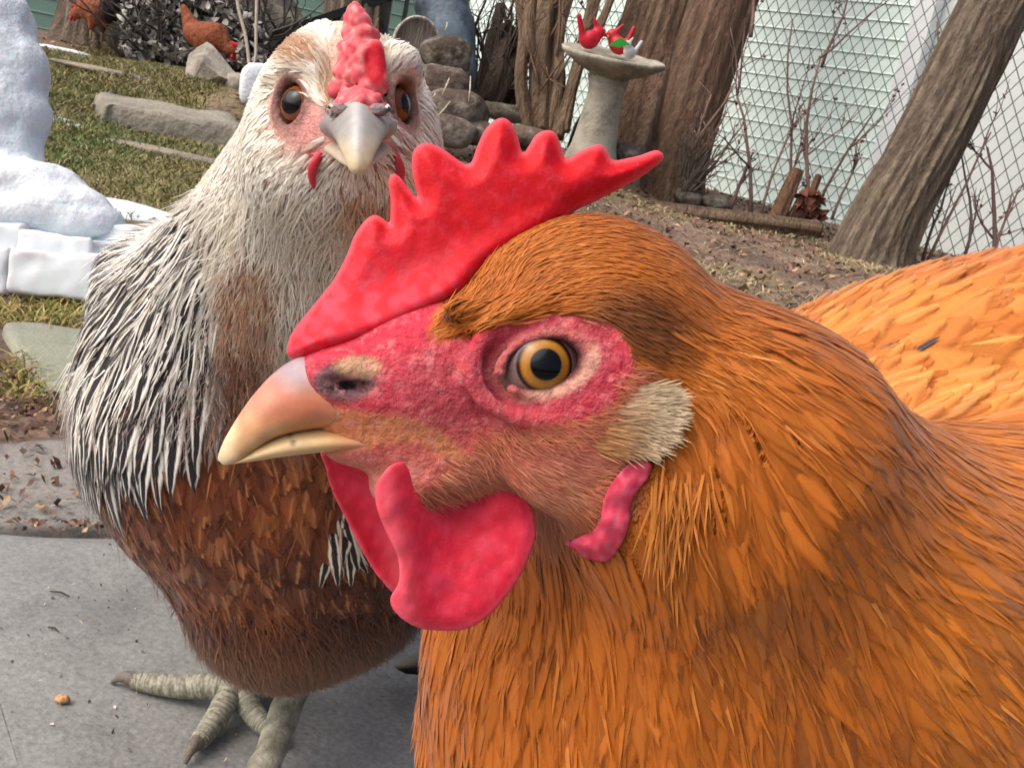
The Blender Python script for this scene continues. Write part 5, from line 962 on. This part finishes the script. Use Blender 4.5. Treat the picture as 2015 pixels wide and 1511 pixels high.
for i, (x0, y0, x1, y1, r, lab) in enumerate([(1528, 440, 1572, 335, .034, 'reddish snapped stump standing behind the log'), (1552, 440, 1580, 380, .02, 'short split stump beside the reddish one'), (1572, 450, 1612, 345, .02, 'dark thin broken stake behind the log end')]):
    a, b_ = G(x0, y0, 4.95), G(x1, y1, 4.95); V, Fs, c = trunk_mesh([a, (a+b_)/2, b_], [r*1.1, r, r*.8], 18, 24, .25, 90+i, furrow=7); tag(mesh_obj('stump', V, Fs, M['bark'], col=c*np.array([1.05, .75, .62])), lab, 'stump')
def curled(mb, p, s, col):
    u = nrm(rng.normal(size=3)); w = nrm(np.cross(u, rng.normal(size=3))); n_ = np.cross(u, w); V = []
    for a in np.linspace(-1, 1, 5):
        ww = (1-a*a)*.45+.06; V += [p+s*(a*u-ww*w+.35*n_*(a*a+.7*ww)), p+s*(a*u+.35*n_*a*a), p+s*(a*u+ww*w+.35*n_*(a*a+.9*ww))]
    mb.add(np.array(V), [(i*3+j, i*3+j+1, i*3+j+4, i*3+j+3) for i in range(4) for j in range(2)], col*rng.uniform(.7, 1.3))
mb = MB()
for k in range(26): curled(mb, G(rng.uniform(1570, 1620), rng.uniform(375, 430), 4.92), .045, lin(104, 66, 54))
tag(mb.obj('leaf_heap', M['leaf']), 'small heap of curled red brown leaves by the leaning tree', 'leaf heap')
mb = MB()
for k in range(40): sprig(mb, G(rng.uniform(1335, 1365), rng.uniform(340, 380), 4.95), up_tilt(1350, 370, 5, 1350+rng.uniform(-30, 120), 270), rng.uniform(.1, .28), .006, 1, lin(92, 82, 72))
tag(mb.obj('brush_pile', M['twig']), 'tangle of cut twigs at the foot of the twin tree', 'brush')
# =============================================================== back left: vine heap, hens, railing, tarp
vh = thing('vine_heap', G(360, 130, 5.8), 'grey heap of dead vines and curled leaves behind the lawn', 'vine heap')
mb = MB(); mb2 = MB()
for k in range(3600):
    x = rng.uniform(238, 525); y = rng.uniform(-60, 128); lim = 92+(x-240)*.28
    if y > lim+12 or y < (x-440)*1.1-25: continue
    curled(mb, G(x, y, 5.75+rng.uniform(-.12, .22)), rng.uniform(.016, .04), mix(lin(104, 100, 96), lin(200, 196, 190), np.array(rng.random()**1.6)))
for k in range(70):
    x = rng.uniform(240, 560); sprig(mb2, G(x, rng.uniform(60, 140), 5.8), rng.normal(0, .8, 3)+[0, 0, 1], rng.uniform(.3, .7), .008, 1, lin(80, 74, 68), .9)
o = mb.obj('dead_leaves', M['leaf'], vh); o['kind'] = 'stuff'; o = mb2.obj('vine', M['twig'], vh); o['kind'] = 'stuff'
rock('dark_mound', G(400, 60, 6.3), (.75, .25, .42), 'dark mass inside the vine heap, its shade put into the colour', lin(74, 70, 68), 77, 'mound', amp=.15); rock('dark_mound', G(222, 42, 6.5), (.1, .1, .25), 'solid black mound coloured as the shade of a hollow beside the back left tree, behind the rust hen', lin(14, 14, 16), 78, 'mound', amp=.12)  # solid mounds; shade of heap and hollow is put into their colour
def small_hen(p, hd, label, col, dark, peck=False, s=1.):
    z = np.array([0, 0, 1.]); h = np.array([math.cos(hd), math.sin(hd), 0]); sd = np.cross(z, h); o = SDF(); ax = np.array([nrm(h+z*.12), sd, np.cross(nrm(h+z*.12), sd)])
    o.ell(z*.19, (.13, .085, .085), .03, ax); o.ell(h*.07+z*.19, (.075, .08, .085), .03, ax); hd_ = h*.20+z*(.14 if peck else .34); o.cap(h*.09+z*.21, hd_-h*.02, .06, .034, .03); o.ell(hd_, (.036, .03, .03), .015, ax); o.cap(-h*.1+z*.21, -h*.19+z*.33, .06, .02, .04)
    for sg in (-1, 1): o.cap(h*.0+sd*sg*.035+z*.14, h*.01+sd*sg*.04+z*.075, .04, .018, .02)
    V, Q = surface_nets(o, np.arange(-.3, .3, .011), np.arange(-.3, .3, .011), np.arange(.03, .42, .011)); n = NZ(V, 14.); dk_ = sstep(-(V@h)+.03*n, .02, .12)*dark
    r = thing('hen', p, label, 'hen', None); c = mix(col*np.ones((len(V), 3))*(1+.25*n[:, None]), lin(26, 22, 24), dk_); mesh_obj('body', p+V*s, Q, M['down'], r, col=c)
    w, f_ = tube([hd_+h*.025, hd_+h*.055-z*.006], [.011, .002], 8); mesh_obj('beak', p+np.array(w)*s, f_, M['beak'], r, col=lin(196, 160, 110))
    mb = MB()
    for k in range(5): q = hd_+z*.03+h*(.03-.014*k); mb.add(*tube([q-z*.006, q+z*.012, q+z*(.024-.002*abs(k-2))-h*.004], [.008, .007, .002], 6))
    V, Fs = np.concatenate(mb.V), mb.F; mesh_obj('comb', p+V*s, Fs, M['comb'], r, col=lin(190, 30, 40))
    for sg in (-1, 1):
        w, f_ = tube([hd_+h*.018-z*.018+sd*sg*.012, hd_+h*.02-z*.034+sd*sg*.013, hd_+h*.018-z*.05+sd*sg*.012], [.006, .011, .004], 8); mesh_obj('wattle', p+np.array(w)*s, f_, M['comb'], r, col=lin(190, 34, 44))
        w, f_ = tube([sd*sg*.04+z*.09+h*.01, sd*sg*.04+z*.01+h*.005], [.008, .007], 8); mesh_obj('leg', p+np.array(w)*s, f_, M['scale'], r, col=lin(150, 130, 80))

    return r
p = G(398, 128, 5.3); small_hen(np.array([p[0], p[1], p[2]-.02]), -.35, 'rust coloured hen bending forward behind the pointed pale rock', lin(140, 76, 46), .0, True, .86)
p = onground(196, 84); p = G(190, 84, 6.0); small_hen(np.array([p[0], p[1], p[2]]), 2.7, 'rust and black hen pecking beside the back left tree', lin(140, 78, 50), 1., True, 1.0)
# stair railing
rl = thing('railing', G(600, 120, 6.0), 'dark metal stair railing sloping up behind the cream hen', 'railing'); a, b_ = G(505, 82, 6.0), G(830, -28, 6.2); V, Fs = box((a+b_)/2, (b_-a)/2, np.array([0, .02, 0]), np.array([0, 0, .026])); mesh_obj('handrail', V, Fs, M['metal'], rl, smooth=False, col=(1, 1, 1))
for k in range(9): q = a+(b_-a)*(k+.3)/9; V, Fs = box(q-[0, 0, .3], np.array([.014, 0, 0]), np.array([0, .014, 0]), np.array([0, 0, .28])); mesh_obj('baluster', V, Fs, M['metal'], rl, smooth=False, col=(1, 1, 1))
# tarp draped over something tall, with a wooden disc leaning before it
ts = SDF(); TE = lambda px, py, d, r, k=.06: ts.ell(cp(px, py, d), np.array([PX(a_, d) for a_ in r]), k); TE(868, -30, 5.2, (58, 120, 60)); TE(885, 80, 5.15, (52, 90, 50)); TE(908, 150, 5.1, (30, 60, 40))
Vt, Qt = surface_nets(lambda P: ts(P)+.012*np.abs(W5((P*[1, .3, 1]).reshape(-1, 3), 5.).reshape(P.shape[:-1])), np.arange(-.62, -.12, .014), np.arange(1.1, 2.5, .02), np.arange(-5.5, -4.85, .014)); tag(mesh_obj('tarp', c2w(Vt), Qt, M['tarp'], col=(1, 1, 1)), 'blue grey tarp draped in a tall cone behind the cream hen', 'tarp')
c = G(820, 92, 4.75); ax_ = nrm(np.array([.45, -1., .15])); ref = nrm(np.cross(ax_, [0, 0, 1])); rf2 = np.cross(ref, ax_); a = np.arange(40)*2*math.pi/40; V = np.concatenate([c+ax_*o_+r_*(np.cos(a)[:, None]*ref+np.sin(a)[:, None]*rf2*1.15) for o_, r_ in ((-.02, .118), (.012, .12), (.018, .112), (.004, .104), (.004, .02))])
Fs = [(i*40+j, i*40+(j+1) % 40, (i+1)*40+(j+1) % 40, (i+1)*40+j) for i in range(4) for j in range(40)]+[tuple(range(40))[::-1], tuple(range(160, 200))]
tag(mesh_obj('wooden_disc', V, Fs, M['bark'], col=np.repeat(np.array([lin(170, 158, 146), lin(206, 194, 180), lin(206, 194, 180), lin(146, 136, 126), lin(146, 136, 126)]), 40, 0)*1.1), 'round weathered wooden disc leaning beside the cream hen\'s head', 'wooden disc')
# pale dead stalks and straws
for i, (pts, d, lab) in enumerate([([(492, 140), (484, 75), (470, 20), (462, -40)], 4.6, 'pale bent dead stalk rising behind the snow chunk'), ([(486, 138), (502, 120), (504, 60), (506, -30)], 4.6, 'pale straight dead stalk joined beside the bent one')]):
    V, Fs = tube(resamp(np.array([G(x, y, d) for x, y in pts]), 4), [.008]*13, 6); tag(mesh_obj('dead_stalk', V, Fs, M['twig'], col=lin(176, 166, 150)), lab, 'stalk')
STL = ['longest pale straw, low on the brown rock pile', 'pale straw slanting across the big rounded rock', 'tiny pale straw chip left on the big rounded rock', 'pale straw at the right end of the rock pile', 'pale straw high up in front of the blue tarp']
for i, (x0, y0, x1, y1) in enumerate([(858, 232, 886, 200), (870, 186, 884, 154), (852, 190, 857, 184), (922, 200, 926, 150), (876, 60, 880, 44)]):
    V, Fs = tube([G(x0, y0, 3.9), G((x0+x1)/2+1, (y0+y1)/2, 3.9), G(x1, y1, 3.9)], [.002, .0028, .0014], 5); tag(mesh_obj('straw', V, Fs, M['twig'], col=lin(222, 210, 186)), STL[i], 'straw', 'straws on the rock pile')
